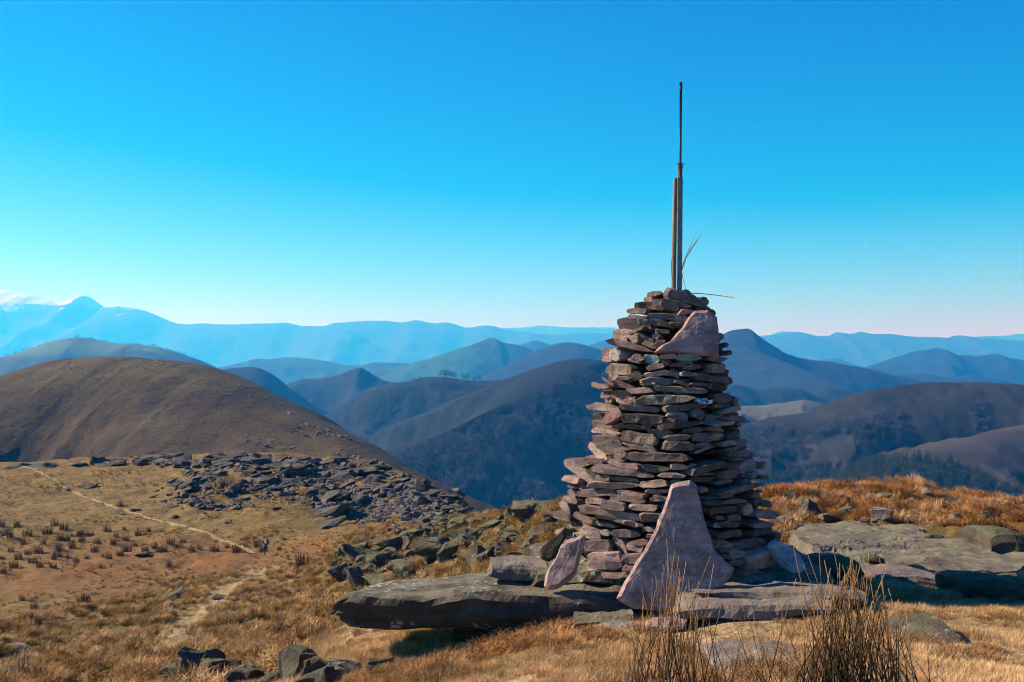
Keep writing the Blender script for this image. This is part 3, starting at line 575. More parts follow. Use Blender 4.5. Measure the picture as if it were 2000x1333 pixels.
ST = {1: [(770,190,200,80,-5),(700,255,130,75,0),(810,290,180,90,5,'l'),(660,350,360,140,5,'b'),(950,345,270,180,20,'b'),(1180,350,190,70,0),(510,440,230,85,3),(1190,440,270,110,-5,'l'),(930,522,600,110,4),(480,525,190,85,0),(740,600,500,120,12,'lg'),(1050,605,220,70,3,'l'),(470,632,480,150,12),(840,708,200,75,5),(330,790,370,210,5,'b'),(600,815,330,80,20,'l'),(750,790,110,110,30),(650,910,220,110,20),(820,920,150,150,0,'b'),(400,935,600,115,12,'l'),(140,1045,140,190,0,'b'),(255,1060,180,200,25,'w'),(800,1025,150,60,0,'l'),(920,1080,240,90,-5),(690,1110,200,150,0,'m'),(1210,1100,430,130,3,'m'),(1270,1035,90,45,0),(1385,1028,110,55,0),(1560,1115,280,100,3),(1720,1045,120,100,0),(1685,810,80,110,0,'b'),(1685,930,70,85,0),(510,1100,170,100,15),(130,1145,120,110,0),(250,1270,350,190,5,'bg'),(740,1240,270,115,-8),(1080,1205,300,85,3,'l'),(1300,1245,300,95,-5,'l'),(1560,1255,220,165,5,'b'),(1690,1230,80,110,20),(910,1160,200,45,0)],
 2: [(870,195,390,85,-3,'l'),(1090,190,150,90,25),(1260,195,240,70,3),(1520,190,210,55,-3,'l'),(1730,175,90,50,5),(580,240,200,125,-20),(990,290,640,125,-3),(1570,260,520,105,6),(320,265,130,70,-20),(430,335,310,115,5),(250,360,230,80,3),(660,410,350,110,-5,'l'),(1140,388,660,85,3),(1360,325,250,70,0,'l'),(1580,350,340,145,8,'l'),(215,460,180,120,0,'b'),(400,460,240,150,5,'b'),(960,520,760,150,-5,'g'),(1650,500,240,155,5,'b'),(1785,540,70,150,0),(480,560,250,110,-22,'l'),(210,625,310,140,3),(640,640,490,95,4),(1260,612,640,95,-5),(1690,600,190,70,0),(1720,660,230,80,-10),(1830,695,140,55,3),(1130,738,260,150,15,'w2'),(1390,700,180,145,25),(140,735,140,105,0,'b'),(350,740,220,170,-25,'b'),(680,760,500,145,0),(930,812,340,95,-12,'l'),(1170,842,610,105,-6),(1540,755,140,95,0),(1790,760,300,80,3),(1660,805,350,60,0),(1890,835,130,85,3),(210,850,290,115,5),(600,870,370,90,2,'l'),(220,930,290,85,2),(1310,905,260,70,-4),(1560,890,290,70,4,'l'),(880,950,350,140,3,'lg'),(230,1035,300,170,0,'b'),(640,1010,460,180,8,'bg'),(1130,995,340,90,-2,'l'),(1430,990,260,155,5,'b'),(1630,990,220,125,0),(1820,970,230,130,-8,'g'),(1780,1060,330,90,-3),(1110,1105,380,135,0,'b'),(640,1120,450,105,6),(1440,1105,290,90,-5,'l'),(300,1140,400,125,12)],
 3: [(590,190,380,175,20,'b'),(980,285,100,45,0),(1500,262,950,155,0),(570,330,250,110,5),(960,370,540,115,5),(360,480,500,175,20),(880,460,720,115,5),(1480,420,460,145,0,'g'),(1810,410,270,115,-3,'l'),(300,600,240,135,5,'b'),(200,690,100,60,0,'l'),(700,570,220,105,-8,'g'),(1010,580,420,95,2,'g'),(1330,530,250,75,0),(1700,530,400,75,0),(840,680,760,150,-3),(1440,660,440,135,-4,'b'),(1770,645,190,125,0,'b'),(390,720,160,115,5),(580,790,490,125,-4),(1080,810,430,95,8),(1540,770,420,75,-2),(1490,830,110,40,0,'l'),(1540,900,310,95,0),(280,840,190,150,35,'l'),(1020,895,530,115,4),(240,900,220,105,5),(560,910,290,105,0,'b'),(850,980,330,150,10,'b'),(1290,1020,420,115,3,'l'),(1610,1010,140,85,0,'l'),(480,1020,390,100,-4,'l'),(220,1010,210,140,20),(800,1100,790,145,6),(170,1110,250,115,2),(430,1170,320,115,12),(900,1200,650,85,8),(1430,1160,390,135,0),(330,1230,300,125,25),(660,1265,400,75,2),(1130,1250,310,65,10)],
 4: [(1100,112,380,75,-3),(1130,210,340,125,0),(1290,240,90,110,0),(1010,275,210,45,0),(640,410,620,140,-12,'g'),(400,390,140,65,-15),(1190,390,300,220,-5,'b'),(1330,380,60,130,0),(670,515,200,45,0),(930,500,310,160,-12),(1250,500,210,150,-10),(1410,550,120,80,5),(570,600,370,125,-2,'g'),(870,630,300,85,-8,'l'),(1120,630,150,75,-10),(1050,722,830,135,-6),(600,740,140,85,-10),(860,850,550,85,-2),(1050,930,450,95,-3,'l'),(1340,830,150,135,20),(1410,760,90,70,0),(700,940,270,80,0),(870,1050,440,135,-2),(1220,1040,160,170,-20,'b'),(1370,910,160,70,-8),(1470,950,80,110,10),(800,1165,160,75,5),(1030,1165,230,135,5,'b'),(1500,1110,440,150,10,'n'),(940,1270,460,105,0,'g'),(1350,1250,350,105,0)],
 5: [(700,240,230,135,10),(850,235,120,75,0,'b'),(1040,240,320,125,-3,'l'),(1350,200,190,75,-4),(1350,265,100,50,0),(430,250,160,105,5),(520,170,180,110,30),(775,385,280,170,0,'b'),(605,370,95,125,0,'b'),(1230,345,220,80,0,'l'),(985,405,260,125,57,'b'),(830,552,370,225,-2,'b2'),(1150,520,240,120,-10),(1110,640,170,60,0),(890,715,430,80,0,'l'),(1150,400,210,115,5),(600,455,100,70,0),(440,370,160,130,0),(330,220,150,110,-10)],
 6: [(640,312,270,85,-2),(390,345,260,95,-3),(560,437,390,130,2,'b'),(230,335,100,65,0),(800,380,80,135,0),(290,440,190,115,0),(290,510,120,70,5),(310,580,140,65,12),(670,600,420,250,0,'b'),(590,740,270,95,3),(490,650,90,85,20),(770,335,50,65,0),(420,640,150,110,0),(430,540,200,120,0)]}
def put_stone(cx, cy, w, h, tilt, kind, mat, seed):
    Rr, xc = cairn_r(cy)
    # distance of the face found by a short iteration: the cairn is round in plan
    dep = AY - Rr
    for _ in range(4):
        x = (cx - 1000) / F * dep; sx = max(-0.94, min(0.94, (x - xc) / max(Rr, .05)))
        dep = AY - math.sqrt(1 - sx * sx) * Rr
    th = math.asin(sx) * 0.8
    r0 = random.Random(seed + 9); k = dep / F; ww = min(w * k / max(.6, math.cos(th)), .85); hh = h * k * r0.uniform(.76, .93)
    r = random.Random(seed); dd = max(.16, min(.34, ww * .8)) + r.uniform(0, .08)
    if Rr < .25: dd = min(dd, Rr * .9)
    bm = plate_bm(ww, hh, dd, seed, kind)
    M = Euler((r.uniform(-.16, .10), R(tilt), th + r.uniform(-.22, .22)), 'ZXY' if False else 'XYZ').to_matrix()
    pos = P(cx, cy, dep) + M @ Vector((0, dd / 2 - r.uniform(-.03, .05) - (.05 * r.random() if abs(sx) > .55 else 0), 0))
    o = from_bm('stone', bm, mat, cairn); o.matrix_local = CI @ (Matrix.Translation(pos) @ M.to_4x4())
    return o
sd = 100
for tno, lst in ST.items():
    x0, y0, k = TILE[tno]
    for s in lst:
        X, Y, w, h, tilt = s[:5]; fl = s[5] if len(s) > 5 else ''
        sd += 1
        r = random.Random(sd)
        kind = 'lens' if 'l' in fl else 'block' if 'b' in fl else r.choice(('rect', 'rect', 'rect', 'wedge', 'lens'))
        mat = m_stone_g if 'g' in fl else m_stone_w if 'w' in fl and '2' not in fl else m_mortar if 'm' in fl else m_purple if ('n' in fl or '2' in fl) else m_stone
        put_stone(x0 + X * k, y0 + Y * k, w * k, h * k, tilt, kind, mat, sd)
        if fl in ('w',): pass
for q in range(74):
    r = random.Random(700 + q); cy = r.uniform(620, 1120); l, rr_ = np.interp(cy, _e[:, 0], _e[:, 1]), np.interp(cy, _e[:, 0], _e[:, 2])
    cx = r.uniform(l + 12, rr_ - 12)
    if 1205 < cx < 1440 and cy > 940: continue
    if 1275 < cx < 1410 and 598 < cy < 700: continue
    put_stone(cx, cy, r.uniform(14, 34), r.uniform(6, 11), r.uniform(-25, 25), r.choice(('lens', 'wedge', 'block')), m_stone, 5000 + q)
# rubble that fills it and its rear face: the same stone, joined (none of it can be told apart in the photograph)
bmf = bmesh.new()
for i, py in enumerate(np.arange(592, 1165, 13.0)):
    Rr, xc = cairn_r(py); z = zz(py, AY)
    for a in np.arange(0, 6.28, .42 if Rr > .4 else .7):
        a += i * .23 + random.uniform(-.1, .1)
        back = math.sin(a) > -.2
        if not back and py > 640: continue
        back = True                                  # +y is the rear
        wd = random.uniform(.30, .5) * (1 if Rr > .4 else .6); rad = (max(.05, Rr - wd * .5 - .05) if py > 640 else Rr * .30) if back else Rr * .42
        b = plate_bm(wd, random.uniform(.055, .085), wd * .8, 3000 + i * 31 + int(a * 50), random.choice(('rect', 'lens', 'rect')))
        M = Matrix.Translation((xc + math.cos(a) * rad, AY + math.sin(a) * rad, z)) @ Euler((random.uniform(-.08, .08), random.uniform(-.08, .08), a + R(90))).to_matrix().to_4x4()
        me = bpy.data.meshes.new('t'); bmesh.ops.transform(b, matrix=CI @ M, verts=b.verts); b.to_mesh(me); b.free(); bmf.from_mesh(me); bpy.data.meshes.remove(me)
fill = from_bm('rubble_fill', bmf, m_stone, cairn); fill['kind'] = 'stuff'
# inner core against daylight through the joints, near-black to paint in their shade
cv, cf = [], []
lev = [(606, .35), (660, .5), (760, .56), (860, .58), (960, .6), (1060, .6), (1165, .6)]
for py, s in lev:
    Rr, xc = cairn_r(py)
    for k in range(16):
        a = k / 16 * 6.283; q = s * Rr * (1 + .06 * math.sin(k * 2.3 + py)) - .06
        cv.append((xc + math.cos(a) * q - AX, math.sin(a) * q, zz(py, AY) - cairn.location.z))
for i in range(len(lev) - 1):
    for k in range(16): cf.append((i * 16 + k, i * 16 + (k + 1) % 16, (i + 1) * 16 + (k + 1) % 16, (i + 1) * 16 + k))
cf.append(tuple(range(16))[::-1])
t = NT('joint_shade_black'); m_joint_shade = t.done((.022, .017, .013), None, 1.0)
obj('joint_shade_core', cv, cf, m_joint_shade, cairn)
# capstones and the pink slab let into the upper right
def cpart(name, poly, d, thick, mat, seed, **kw):
    o = face_slab(name, poly, d, thick, mat, seed, **kw)
    w = o.location.copy(); o.parent = cairn; o.location = w - cairn.location
    return o
q = cpart('capstone', [(1298, 568), (1304, 560), (1318, 563), (1345, 570), (1362, 580), (1381, 600), (1377, 603), (1350, 597), (1322, 590), (1302, 584), (1297, 577)], 9.02, .34, m_stone, 901, amp=.006, n=60, jit=.01, turn=-.12)
cpart('capstone', [(1345, 571), (1352, 572), (1372, 588), (1398, 611), (1392, 616), (1380, 606), (1360, 588)], 9.12, .22, m_stone, 902, amp=.006, n=48, jit=.01)
cpart('face_slab', [(1279, 687), (1289, 677), (1310, 664), (1336, 638), (1350, 616), (1362, 604), (1390, 602), (1407, 618), (1408, 660), (1406, 695), (1370, 694), (1330, 690)], 8.86, .13, m_pink, 903, amp=.006, f=9, jit=.010, n=110, rings=10, lean=.16, turn=.02, bulge=.01)
q = cpart('stone', [(1383, 610), (1390, 604), (1398, 608), (1400, 614), (1390, 618)], 9.1, .12, m_stone_g, 904, n=24)
# ------------------------------------------------------------------ slabs leaning on the cairn
o = face_slab('leaning_slab', [(1206, 1172), (1212, 1158), (1237, 1115), (1264, 1070), (1283, 1038), (1298, 1004), (1314, 966), (1320, 946), (1332, 941), (1356, 941), (1370, 950), (1378, 980), (1388, 1018), (1394, 1050), (1402, 1078), (1420, 1098), (1440, 1112), (1432, 1130), (1415, 1148), (1396, 1165), (1370, 1180), (1330, 1196), (1290, 1197), (1240, 1188)], 8.22, .10, m_purple, 911, lean=.20, amp=.008, n=170, rings=14, jit=.009, bulge=.004, f=6)
tag(o, 'large purple triangular slab leaning against the front of the cairn', 'stone slab')
o = face_slab('leaning_slab', [(1059, 1150), (1061, 1128), (1068, 1112), (1082, 1088), (1090, 1066), (1105, 1054), (1136, 1044), (1138, 1052), (1128, 1092), (1120, 1118), (1092, 1148), (1068, 1157)], 8.35, .13, m_purple, 912, lean=.18, turn=-.2, amp=.008, n=64, jit=.012)
tag(o, 'tall grey purple slab leaning at the left foot of the cairn', 'stone slab')
o = face_slab('leaning_slab', [(1050, 1078), (1064, 1060), (1086, 1044), (1100, 1030), (1102, 1050), (1092, 1066), (1084, 1088), (1072, 1096), (1056, 1090)], 8.75, .12, m_bolder, 913, lean=.2, turn=-.2, amp=.01, n=50, jit=.02)
tag(o, 'dark brown slab behind the tall grey slab at the cairn foot', 'stone slab')
o = face_slab('leaning_slab', [(1516, 1056), (1530, 1050), (1545, 1052), (1565, 1064), (1582, 1085), (1588, 1108), (1578, 1118), (1570, 1126), (1555, 1116), (1535, 1098), (1522, 1075)], 8.55, .09, m_pale, 914, lean=.48, turn=.30, amp=.008, n=56, jit=.015)
tag(o, 'blue grey slab leaning at the right foot of the cairn', 'stone slab')
# ------------------------------------------------------------------ mast on the cairn
def tube(path, rad, seg=8, cap=True):
    v, f = [], []; path = [Vector(p) for p in path]; n = len(path)
    rad = rad if hasattr(rad, '__len__') else [rad] * n
    for i, p in enumerate(path):
        t = (path[min(i + 1, n - 1)] - path[max(i - 1, 0)]).normalized()
        a = t.cross(Vector((0, 1, 0.01)) if abs(t.y) < .9 else Vector((1, 0, 0))).normalized(); b = t.cross(a)
        for k in range(seg):
            q = 6.28318 * k / seg; v.append(p + (a * math.cos(q) + b * math.sin(q)) * rad[i])
    for i in range(n - 1):
        for k in range(seg): f.append((i * seg + k, i * seg + (k + 1) % seg, (i + 1) * seg + (k + 1) % seg, (i + 1) * seg + k))
    if cap: f.append(tuple(range(seg))); f.append(tuple((n - 1) * seg + k for k in range(seg))[::-1])
    return [tuple(q) for q in v], f
t = NT('weathered_post_wood'); p = t.objco(); n = t.noise(t.scale(p, (30, 30, 2.0)), 1.0, 7, .65)
m_post = t.done(t.cramp(n, [(.3, (.07, .055, .045)), (.5, (.17, .135, .105)), (.7, (.26, .21, .165))]), t.bump(n, .8, .01))
t = NT('galvanised_steel'); p = t.objco(); n = t.noise(p, 9, 6, .6)
t.b.inputs['Metallic'].default_value = .35
m_steel = t.done(t.cramp(n, [(.35, (.115, .12, .125)), (.6, (.19, .195, .20))]), None, .55)
t = NT('dark_painted_tube'); m_dark = t.done((.028, .026, .03), None, .5)
t = NT('rusty_iron'); n = t.noise(t.objco(), 40, 5, .6); m_rust_iron = t.done(t.cramp(n, [(.35, (.07, .03, .025)), (.65, (.17, .08, .06))]), None, .85)
mast = empty('mast', P(1325, 575, AY)); tag(mast, 'thin metal mast with a wooden post standing on top of the cairn', 'mast')
def mpart(name, v, f, mat, smooth=False, parent=None):
    w = mast.location
    o = obj(name, [(a - w.x, b - w.y, c - w.z) for a, b, c in v], f, mat, parent or mast, smooth); return o
M0 = 9.34
v, f = tube([P(1315.5, 590, M0), P(1316.2, 520, M0), P(1317.5, 430, M0), P(1319, 352, M0), P(1319.3, 348.5, M0)], [.019, .0195, .019, .0185, .014], 10); mpart('wooden_post', v, f, m_post, True)
def channel(a, b, w, dp, tk):   # open steel profile
    A, B = Vector(a), Vector(b); prof = [(-w, dp), (-w, -dp), (w, -dp), (w, dp), (w - tk, dp), (w - tk, -dp + tk), (-w + tk, -dp + tk), (-w + tk, dp)]
    v = [tuple(A + Vector((x, y, 0))) for x, y in prof] + [tuple(B + Vector((x, y, 0))) for x, y in prof]; n = len(prof)
    f = [(i, (i + 1) % n, n + (i + 1) % n, n + i) for i in range(n)] + [tuple(range(n))[::-1], tuple(range(n, 2 * n))]; return v, f
v, f = channel(P(1326.5, 590, M0 - .035), P(1328.3, 347, M0 - .035), .0195, .018, .004); prof = mpart('steel_profile', v, f, m_steel)
v, f = tube([P(1328.2, 352, M0 - .03), P(1328.8, 322, M0 - .03)], .017, 10); mpart('sleeve', v, f, m_rust_iron, True)
v, f = tube([P(1328.6, 330, M0 - .03), P(1329.2, 240, M0 - .03), P(1329.8, 176, M0 - .03)], .0105, 10); up = mpart('upper_tube', v, f, m_dark, True)
v, f = tube([P(1329.8, 177, M0 - .03), P(1329.9, 161.5, M0 - .03)], .0125, 10); mpart('tube_cap', v, f, m_dark, True)
for yy in (320, 325, 329.5):
    c = P(1328.7, yy, M0 - .03); v, f = tube([c + Vector((.017 * math.cos(a), .017 * math.sin(a), 0)) for a in np.linspace(0, 6.3, 13)], .0042, 6, False); mpart('clamp_ring', v, f, m_rust_iron, True)
v, f = tube([P(1333, 322, M0 - .04), P(1336, 323, M0 - .04), P(1336.5, 319, M0 - .04), P(1334, 318, M0 - .04)], .0032, 6); mpart('clamp_hook', v, f, m_rust_iron, True)
v, f = tube([P(1322, 320, M0 - .04), P(1325, 321, M0 - .04), P(1333, 327, M0 - .05), P(1335, 327, M0 - .05)], .0038, 6); mpart('clamp_bolt', v, f, m_rust_iron, True)
for yy, xx in ((410, 1323.5), (470, 1323), (520, 1333), (402, 1333.6), (450, 1333.2), (356, 1333.6)):
    v, f = tube([P(xx, yy, M0 - .07), P(xx, yy, M0 - .02)], .0045, 6); mpart('bolt', v, f, m_rust_iron)
v, f = tube([P(1315, 555, M0 - .03), P(1312.3, 540, M0 - .03), P(1310.8, 522, M0 - .03), P(1312, 507, M0 - .03), P(1315, 499, M0 - .03), P(1318, 498, M0 - .035)], .0022, 6); mpart('wire_loop', v, f, m_dark, True)
v, f = tube([P(1311.5, 562, M0 - .04), P(1316, 552, M0 - .04), P(1320, 543, M0 - .04)], .0022, 6); mpart('wire_tie', v, f, m_rust_iron, True)
t = NT('dry_cane'); m_cane = t.done((.26, .10, .075), None, .8)
def cane(pts, rad, label):
    v, f = tube([P(*q) for q in pts], rad, 6); w = Vector(v[0]); o = obj('dry_cane', [(a - w.x, b - w.y, c - w.z) for a, b, c in v], f, m_cane, None, True, w)
    tag(o, label, 'cane', 'dry canes stuck in the cairn top'); return o
cane([(1331, 531, 9.25), (1340, 504, 9.24), (1356, 479, 9.22), (1371, 456, 9.2)], [.003, .003, .0027, .0018], 'longest dry cane rising right of the mast')
cane([(1332, 526, 9.2), (1338, 508, 9.2), (1349, 487, 9.2), (1362, 468, 9.2)], [.003, .003, .0025, .0018], 'middle dry cane crossing the longest one beside the mast')
cane([(1333, 518, 9.3), (1343, 494, 9.32), (1353, 472, 9.34), (1362, 451, 9.36)], [.0026, .0024, .002, .0012], 'thin upright dry cane closest to the mast')
cane([(1330, 522, 9.2), (1334, 545, 9.2), (1342, 573, 9.15)], [.0028, .0028, .0028], 'short dry cane leaning down onto the capstone')
cane([(1350, 573, 9.1), (1372, 574, 9.1), (1400, 577, 9.08), (1433, 581.5, 9.06)], [.0034, .0033, .003, .0032], 'reddish cane pointing out to the right over the capstone')
# wrapper pushed into a gap
def wrapper():
    bm = bmesh.new(); c = P(1375, 784, 8.72)
    n, m = 10, 6; V = {}
    for i in range(n):
        for j in range(m):
            u, w = i / (n - 1), j / (m - 1)
            x = (u - .5) * .135; z = (w - .5) * .045 * (1 - .5 * abs(u - .5)); y = .02 * math.sin(u * 9 + w * 4) + .012 * math.cos(w * 9) + .02 * abs(w - .5)
            V[i, j] = bm.verts.new((x, y, z + .006 * math.sin(u * 14)))
    for i in range(n - 1):
        for j in range(m - 1): bm.faces.new((V[i, j], V[i + 1, j], V[i + 1, j + 1], V[i, j + 1]))
    bmesh.ops.solidify(bm, geom=bm.faces, thickness=.002)
    t = NT('blue_plastic'); n_ = t.noise(t.objco(), 26, 3, .5); mm = t.done(t.mix(t.ramp(n_, .5, .56), (.03, .30, .62), (.62, .68, .72)), None, .35)
    o = from_bm('plastic_wrapper', bm, mm, None, True, c); o.rotation_euler = (0, R(8), 0)
    tag(o, 'crumpled blue and white plastic wrapper wedged between cairn stones', 'wrapper')
wrapper()
# ------------------------------------------------------------------ big ledges and flat slabs round the cairn
def loft(name, secs, mat, seed, amp=.02, f=2.5, strata=.02, nx=60, nring=28):
    """Rock lofted through closed cross-sections (each a list of the same number of world points)."""
    S = np.array([[tuple(q) for q in s] for s in secs], float); m = len(S)
    out = []
    for tt in np.linspace(0, m - 1, nx):
        i = min(int(tt), m - 2); u = tt - i; u = u * u * (3 - 2 * u) * .5 + u * .5
        ring = S[i] * (1 - u) + S[i + 1] * u; q = np.vstack([ring, ring[:1]])
        L = np.r_[0, np.cumsum(np.linalg.norm(np.diff(q, axis=0), axis=1))]; s = np.linspace(0, L[-1], nring, endpoint=False)
        r3 = np.stack([np.interp(s, L, q[:, k]) for k in range(3)], -1)
        for _ in range(1): r3 = .5 * r3 + .25 * (np.roll(r3, 1, 0) + np.roll(r3, -1, 0))
        out.append(r3)
    c = out[0].mean(0); v = np.vstack(out); v = disp(v, amp, f, seed, 5, strata)
    fc = [(i * nring + j, i * nring + (j + 1) % nring, (i + 1) * nring + (j + 1) % nring, (i + 1) * nring + j) for i in range(nx - 1) for j in range(nring)]
    fc += [tuple(range(nring))[::-1], tuple((nx - 1) * nring + j for j in range(nring))]
    w = v.mean(0)
    o = obj(name, v - w, fc, mat, None, False, Vector(w)); me = o.data
    bm = bmesh.new(); bm.from_mesh(me); bmesh.ops.recalc_face_normals(bm, faces=bm.faces); bm.to_mesh(me); bm.free()
    return o
TF = [(648, 1190), (664, 1172), (690, 1160), (722, 1163), (775, 1164), (837, 1168), (883, 1156), (930, 1152), (965, 1160), (1045, 1165), (1120, 1166), (1180, 1170), (1235, 1178)]
BF = [(648, 1196), (664, 1212), (690, 1225), (722, 1229), (775, 1231), (837, 1230), (883, 1232), (930, 1234), (965, 1234), (1045, 1230), (1120, 1222), (1180, 1215), (1235, 1205)]
TB = [(648, 1187), (664, 1160), (690, 1152), (722, 1140), (775, 1132), (837, 1127), (883, 1123), (930, 1120), (965, 1118), (1045, 1120), (1120, 1124), (1180, 1128), (1235, 1134)]
secs = []
for (a, b, c) in zip(TF, BF, TB):
    e = min(1.0, (a[0] - 640) / 60)
    d0 = 8.45 - .12 * e; tf = P(a[0], a[1], d0); tb = P(c[0] * .9 + 100, c[1], d0 + .35 + .75 * e); bf = P(b[0], b[1], d0 + .06)
    mid = (tf + bf) / 2 + Vector((0, -.05 * e, 0)); bb = Vector((tb.x, tb.y - .1, bf.z - .02)); tm = tf * .5 + tb * .5 + Vector((0, 0, .012))
    secs.append([tf, tm, tb, (tb + bb) / 2 + Vector((0, .05, 0)), bb, (bf + bb) / 2, bf, mid])
o = loft('overhanging_slab', secs, m_ledge, 921, nx=96, nring=44, amp=.018, f=3.5, strata=.03)
tag(o, 'long dark rock slab jutting out to the left under the cairn', 'rock slab')
def block(name, x0, x1, yt, yb, d0, d1, mat, seed, label, amp=.03, strata=.03, tilt=0, cat='rock', dx=0.0):
    """Rock block: photo-pixel box of its front at distance d0, running back to d1."""
    secs = []
    for k in np.linspace(0, 1, 6):
        px = x0 + (x1 - x0) * k; e = .62 + .38 * math.sin(math.pi * min(1, max(0, k * .86 + .07))) ** .5
        cy, hh = (yt + yb) / 2 + tilt * (k - .5), (yb - yt) / 2 * e
        tf, bf = P(px, cy - hh, d0), P(px, cy + hh, d0); s = (d1 - d0) * (.7 + .3 * e)
        tb, bb = tf + Vector((dx, s, -.02)), bf + Vector((dx, s, 0))
        secs.append([tf + Vector((0, .03, 0)), (tf + tb) / 2 + Vector((0, 0, .015)), tb, bb, (bf + bb) / 2, bf + Vector((0, .02, 0)), (tf + bf) / 2 + Vector((0, -.03, 0))])
    o = loft(name, secs, mat, seed, amp, 3.0, strata, 26, 26); tag(o, label, cat); return o
block('base_rock', 885, 1200, 1222, 1275, 8.62, 9.6, m_ledge, 922, 'dark rock base under the overhanging slab', cat='rock slab')
block('ledge_rock', 1035, 1250, 1150, 1240, 8.40, 9.4, m_ledge, 923, 'dark ledge below the tall grey leaning slab', cat='rock slab', amp=.035)
block('ledge_rock', 1120, 1240, 1196, 1244, 8.18, 8.8, m_ledge, 924, 'low dark slab at the left foot of the triangular slab', cat='rock slab')
block('ledge_rock', 1048, 1280, 1118, 1160, 8.55, 10.2, m_ledge, 925, 'flat shaded rock under the left side of the cairn', cat='rock slab')
block('ledge_rock', 1250, 1640, 1128, 1190, 8.42, 10.4, m_ledge, 926, 'wide bedrock ledge under the right side of the cairn', cat='rock slab', amp=.025)
block('loose_slab', 958, 1066, 1100, 1131, 8.75, 9.2, m_grey, 927, 'flat grey stone lying on the long overhanging slab', cat='rock slab')
block('layered_rock', 1330, 1640, 1176, 1222, 7.85, 8.5, m_layer, 928, 'lower pale layered slab in front of the cairn', cat='rock slab', amp=.03, strata=.06, tilt=-6)
block('layered_rock', 1372, 1690, 1158, 1196, 8.02, 8.6, m_layer, 929, 'upper pale layered slab in front of the cairn', cat='rock slab', amp=.03, strata=.06, tilt=8)
block('small_stone', 1278, 1342, 1210, 1232, 7.75, 7.95, m_pink, 930, 'small pink stone left of the pale layered slabs', cat='stone')
block('ledge_rock', 1160, 1262, 1232, 1256, 7.95, 8.4, m_grey, 931, 'thin flat stone at the grass edge below the cairn', cat='rock slab', tilt=-12)
o = flat_slab('flat_rock', [(1540, 1072), (1560, 1050), (1600, 1040), (1660, 1034), (1720, 1030), (1790, 1034), (1818, 1050), (1800, 1062), (1900, 1076), (2080, 1100), (2120, 1128), (2000, 1130), (1900, 1128), (1800, 1130), (1720, 1132), (1660, 1120), (1600, 1100)], .22, m_flat, 932, lift=.08, n=190, rings=26, amp=.05, f=2.6, jit=.03, strata=.0)
tag(o, 'broad flat lichen covered rock sheet right of the cairn', 'rock slab')
block('rock_step', 1716, 1835, 1128, 1160, 9.6, 10.4, m_grey, 933, 'thin brown rock step below the flat rock sheet', cat='rock slab', strata=.04)
block('boulder', 1880, 1990, 1140, 1184, 8.9, 9.5, m_bolder, 934, 'low dark boulder in the shadow of the cairn', cat='rock')
block('boulder', 1960, 2050, 1150, 1190, 8.9, 9.5, m_bolder, 935, 'dark boulder at the right edge beside the shadow', cat='rock')
block('boulder', 1938, 2010, 1046, 1102, 12.2, 13.2, m_bolder, 936, 'square dark boulder behind the flat rock at the right edge', cat='rock')
block('buried_slab', 1758, 1884, 1250, 1296, 6.95, 7.7, m_bolder, 937, 'half buried grey slab in the straw grass right of the rushes', cat='rock slab', tilt=-26, amp=.03)
block('buried_slab', 1395, 1575, 1288, 1345, 6.45, 7.0, m_layer, 938, 'flat grey slab between the two rush clumps', cat='rock slab', amp=.025, strata=.03)
block('small_stone', 1692, 1728, 1091, 1107, 10.6, 10.75, m_bolder, 939, 'dark chip of stone lying on the flat rock', cat='stone')
block('small_stone', 1750, 1772, 1082, 1092, 11.2, 11.35, m_grey, 940, 'small pale pebble lying on the flat rock', cat='stone')
block('boulder', 1592, 1680, 1102, 1134, 9.4, 9.9, m_bolder, 941, 'dark shaded rock between the leaning blue slab and flat rock', cat='rock')
v, f = tube([P(1585, 1111, 10.1), P(1680, 1105, 10.3), P(1760, 1102, 10.4), P(1865, 1100, 10.45)], [.006, .006, .005, .003], 6); w = Vector(v[0])
tag(obj('dry_cane', [(a - w.x, b - w.y, c - w.z) for a, b, c in v], f, m_cane, None, True, w), 'long dark dry stalk lying across the flat rock', 'cane')

# ------------------------------------------------------------------ loose rocks
def rock_set(n, base, mat, flat, sub, bevel=.05, amp=.05, box=.6):
    return [bm_mesh('rock_shape', hull_rock(base + i, 11 + i % 5, flat, bevel, sub, amp, box), mat) for i in range(n)]
pile_shapes = rock_set(16, 400, m_bolder, .72, 2, .03, .06, .75)
slab_shapes = rock_set(16, 440, m_out, .36, 1, .022, .06, .8)
near_dark = rock_set(6, 500, m_bolder, .9, 2, .02, .06, .72)
near_shapes = rock_set(8, 480, m_grey, .8, 2, .025, .06, .72)
ROCKS = []
def place_rock(name, me, px, py, w, h, label, cat, group, tilt=0.0, rz=None, sink=.22, dmin=4.2, dep=None, mat=None):
    q = hit(px, py, dmin); d = q.y; k = d / F
    o = bpy.data.objects.new(name, me); link(o)
    dims = np.array([v.co[:] for v in me.vertices]); ext = dims.max(0) - dims.min(0)
    sw, sh = w * k / ext[0], h * k / ext[2] * 1.15
    sdp = (dep if dep else w * random.uniform(.7, 1.1)) * k / ext[1]
    o.scale = (sw, sdp, sh); o.rotation_euler = (random.uniform(-.15, .15), R(tilt), (random.uniform(-.5, .5) if rz is None else rz))
    o.location = (q.x, q.y + sdp * ext[1] * .25, q.z + h * k * (.5 - sink))
    ROCKS.append((q.x, q.y + sdp * ext[1] * .25, max(w * k, sdp * ext[1]) * .5))
    tag(o, label, cat, group); return o
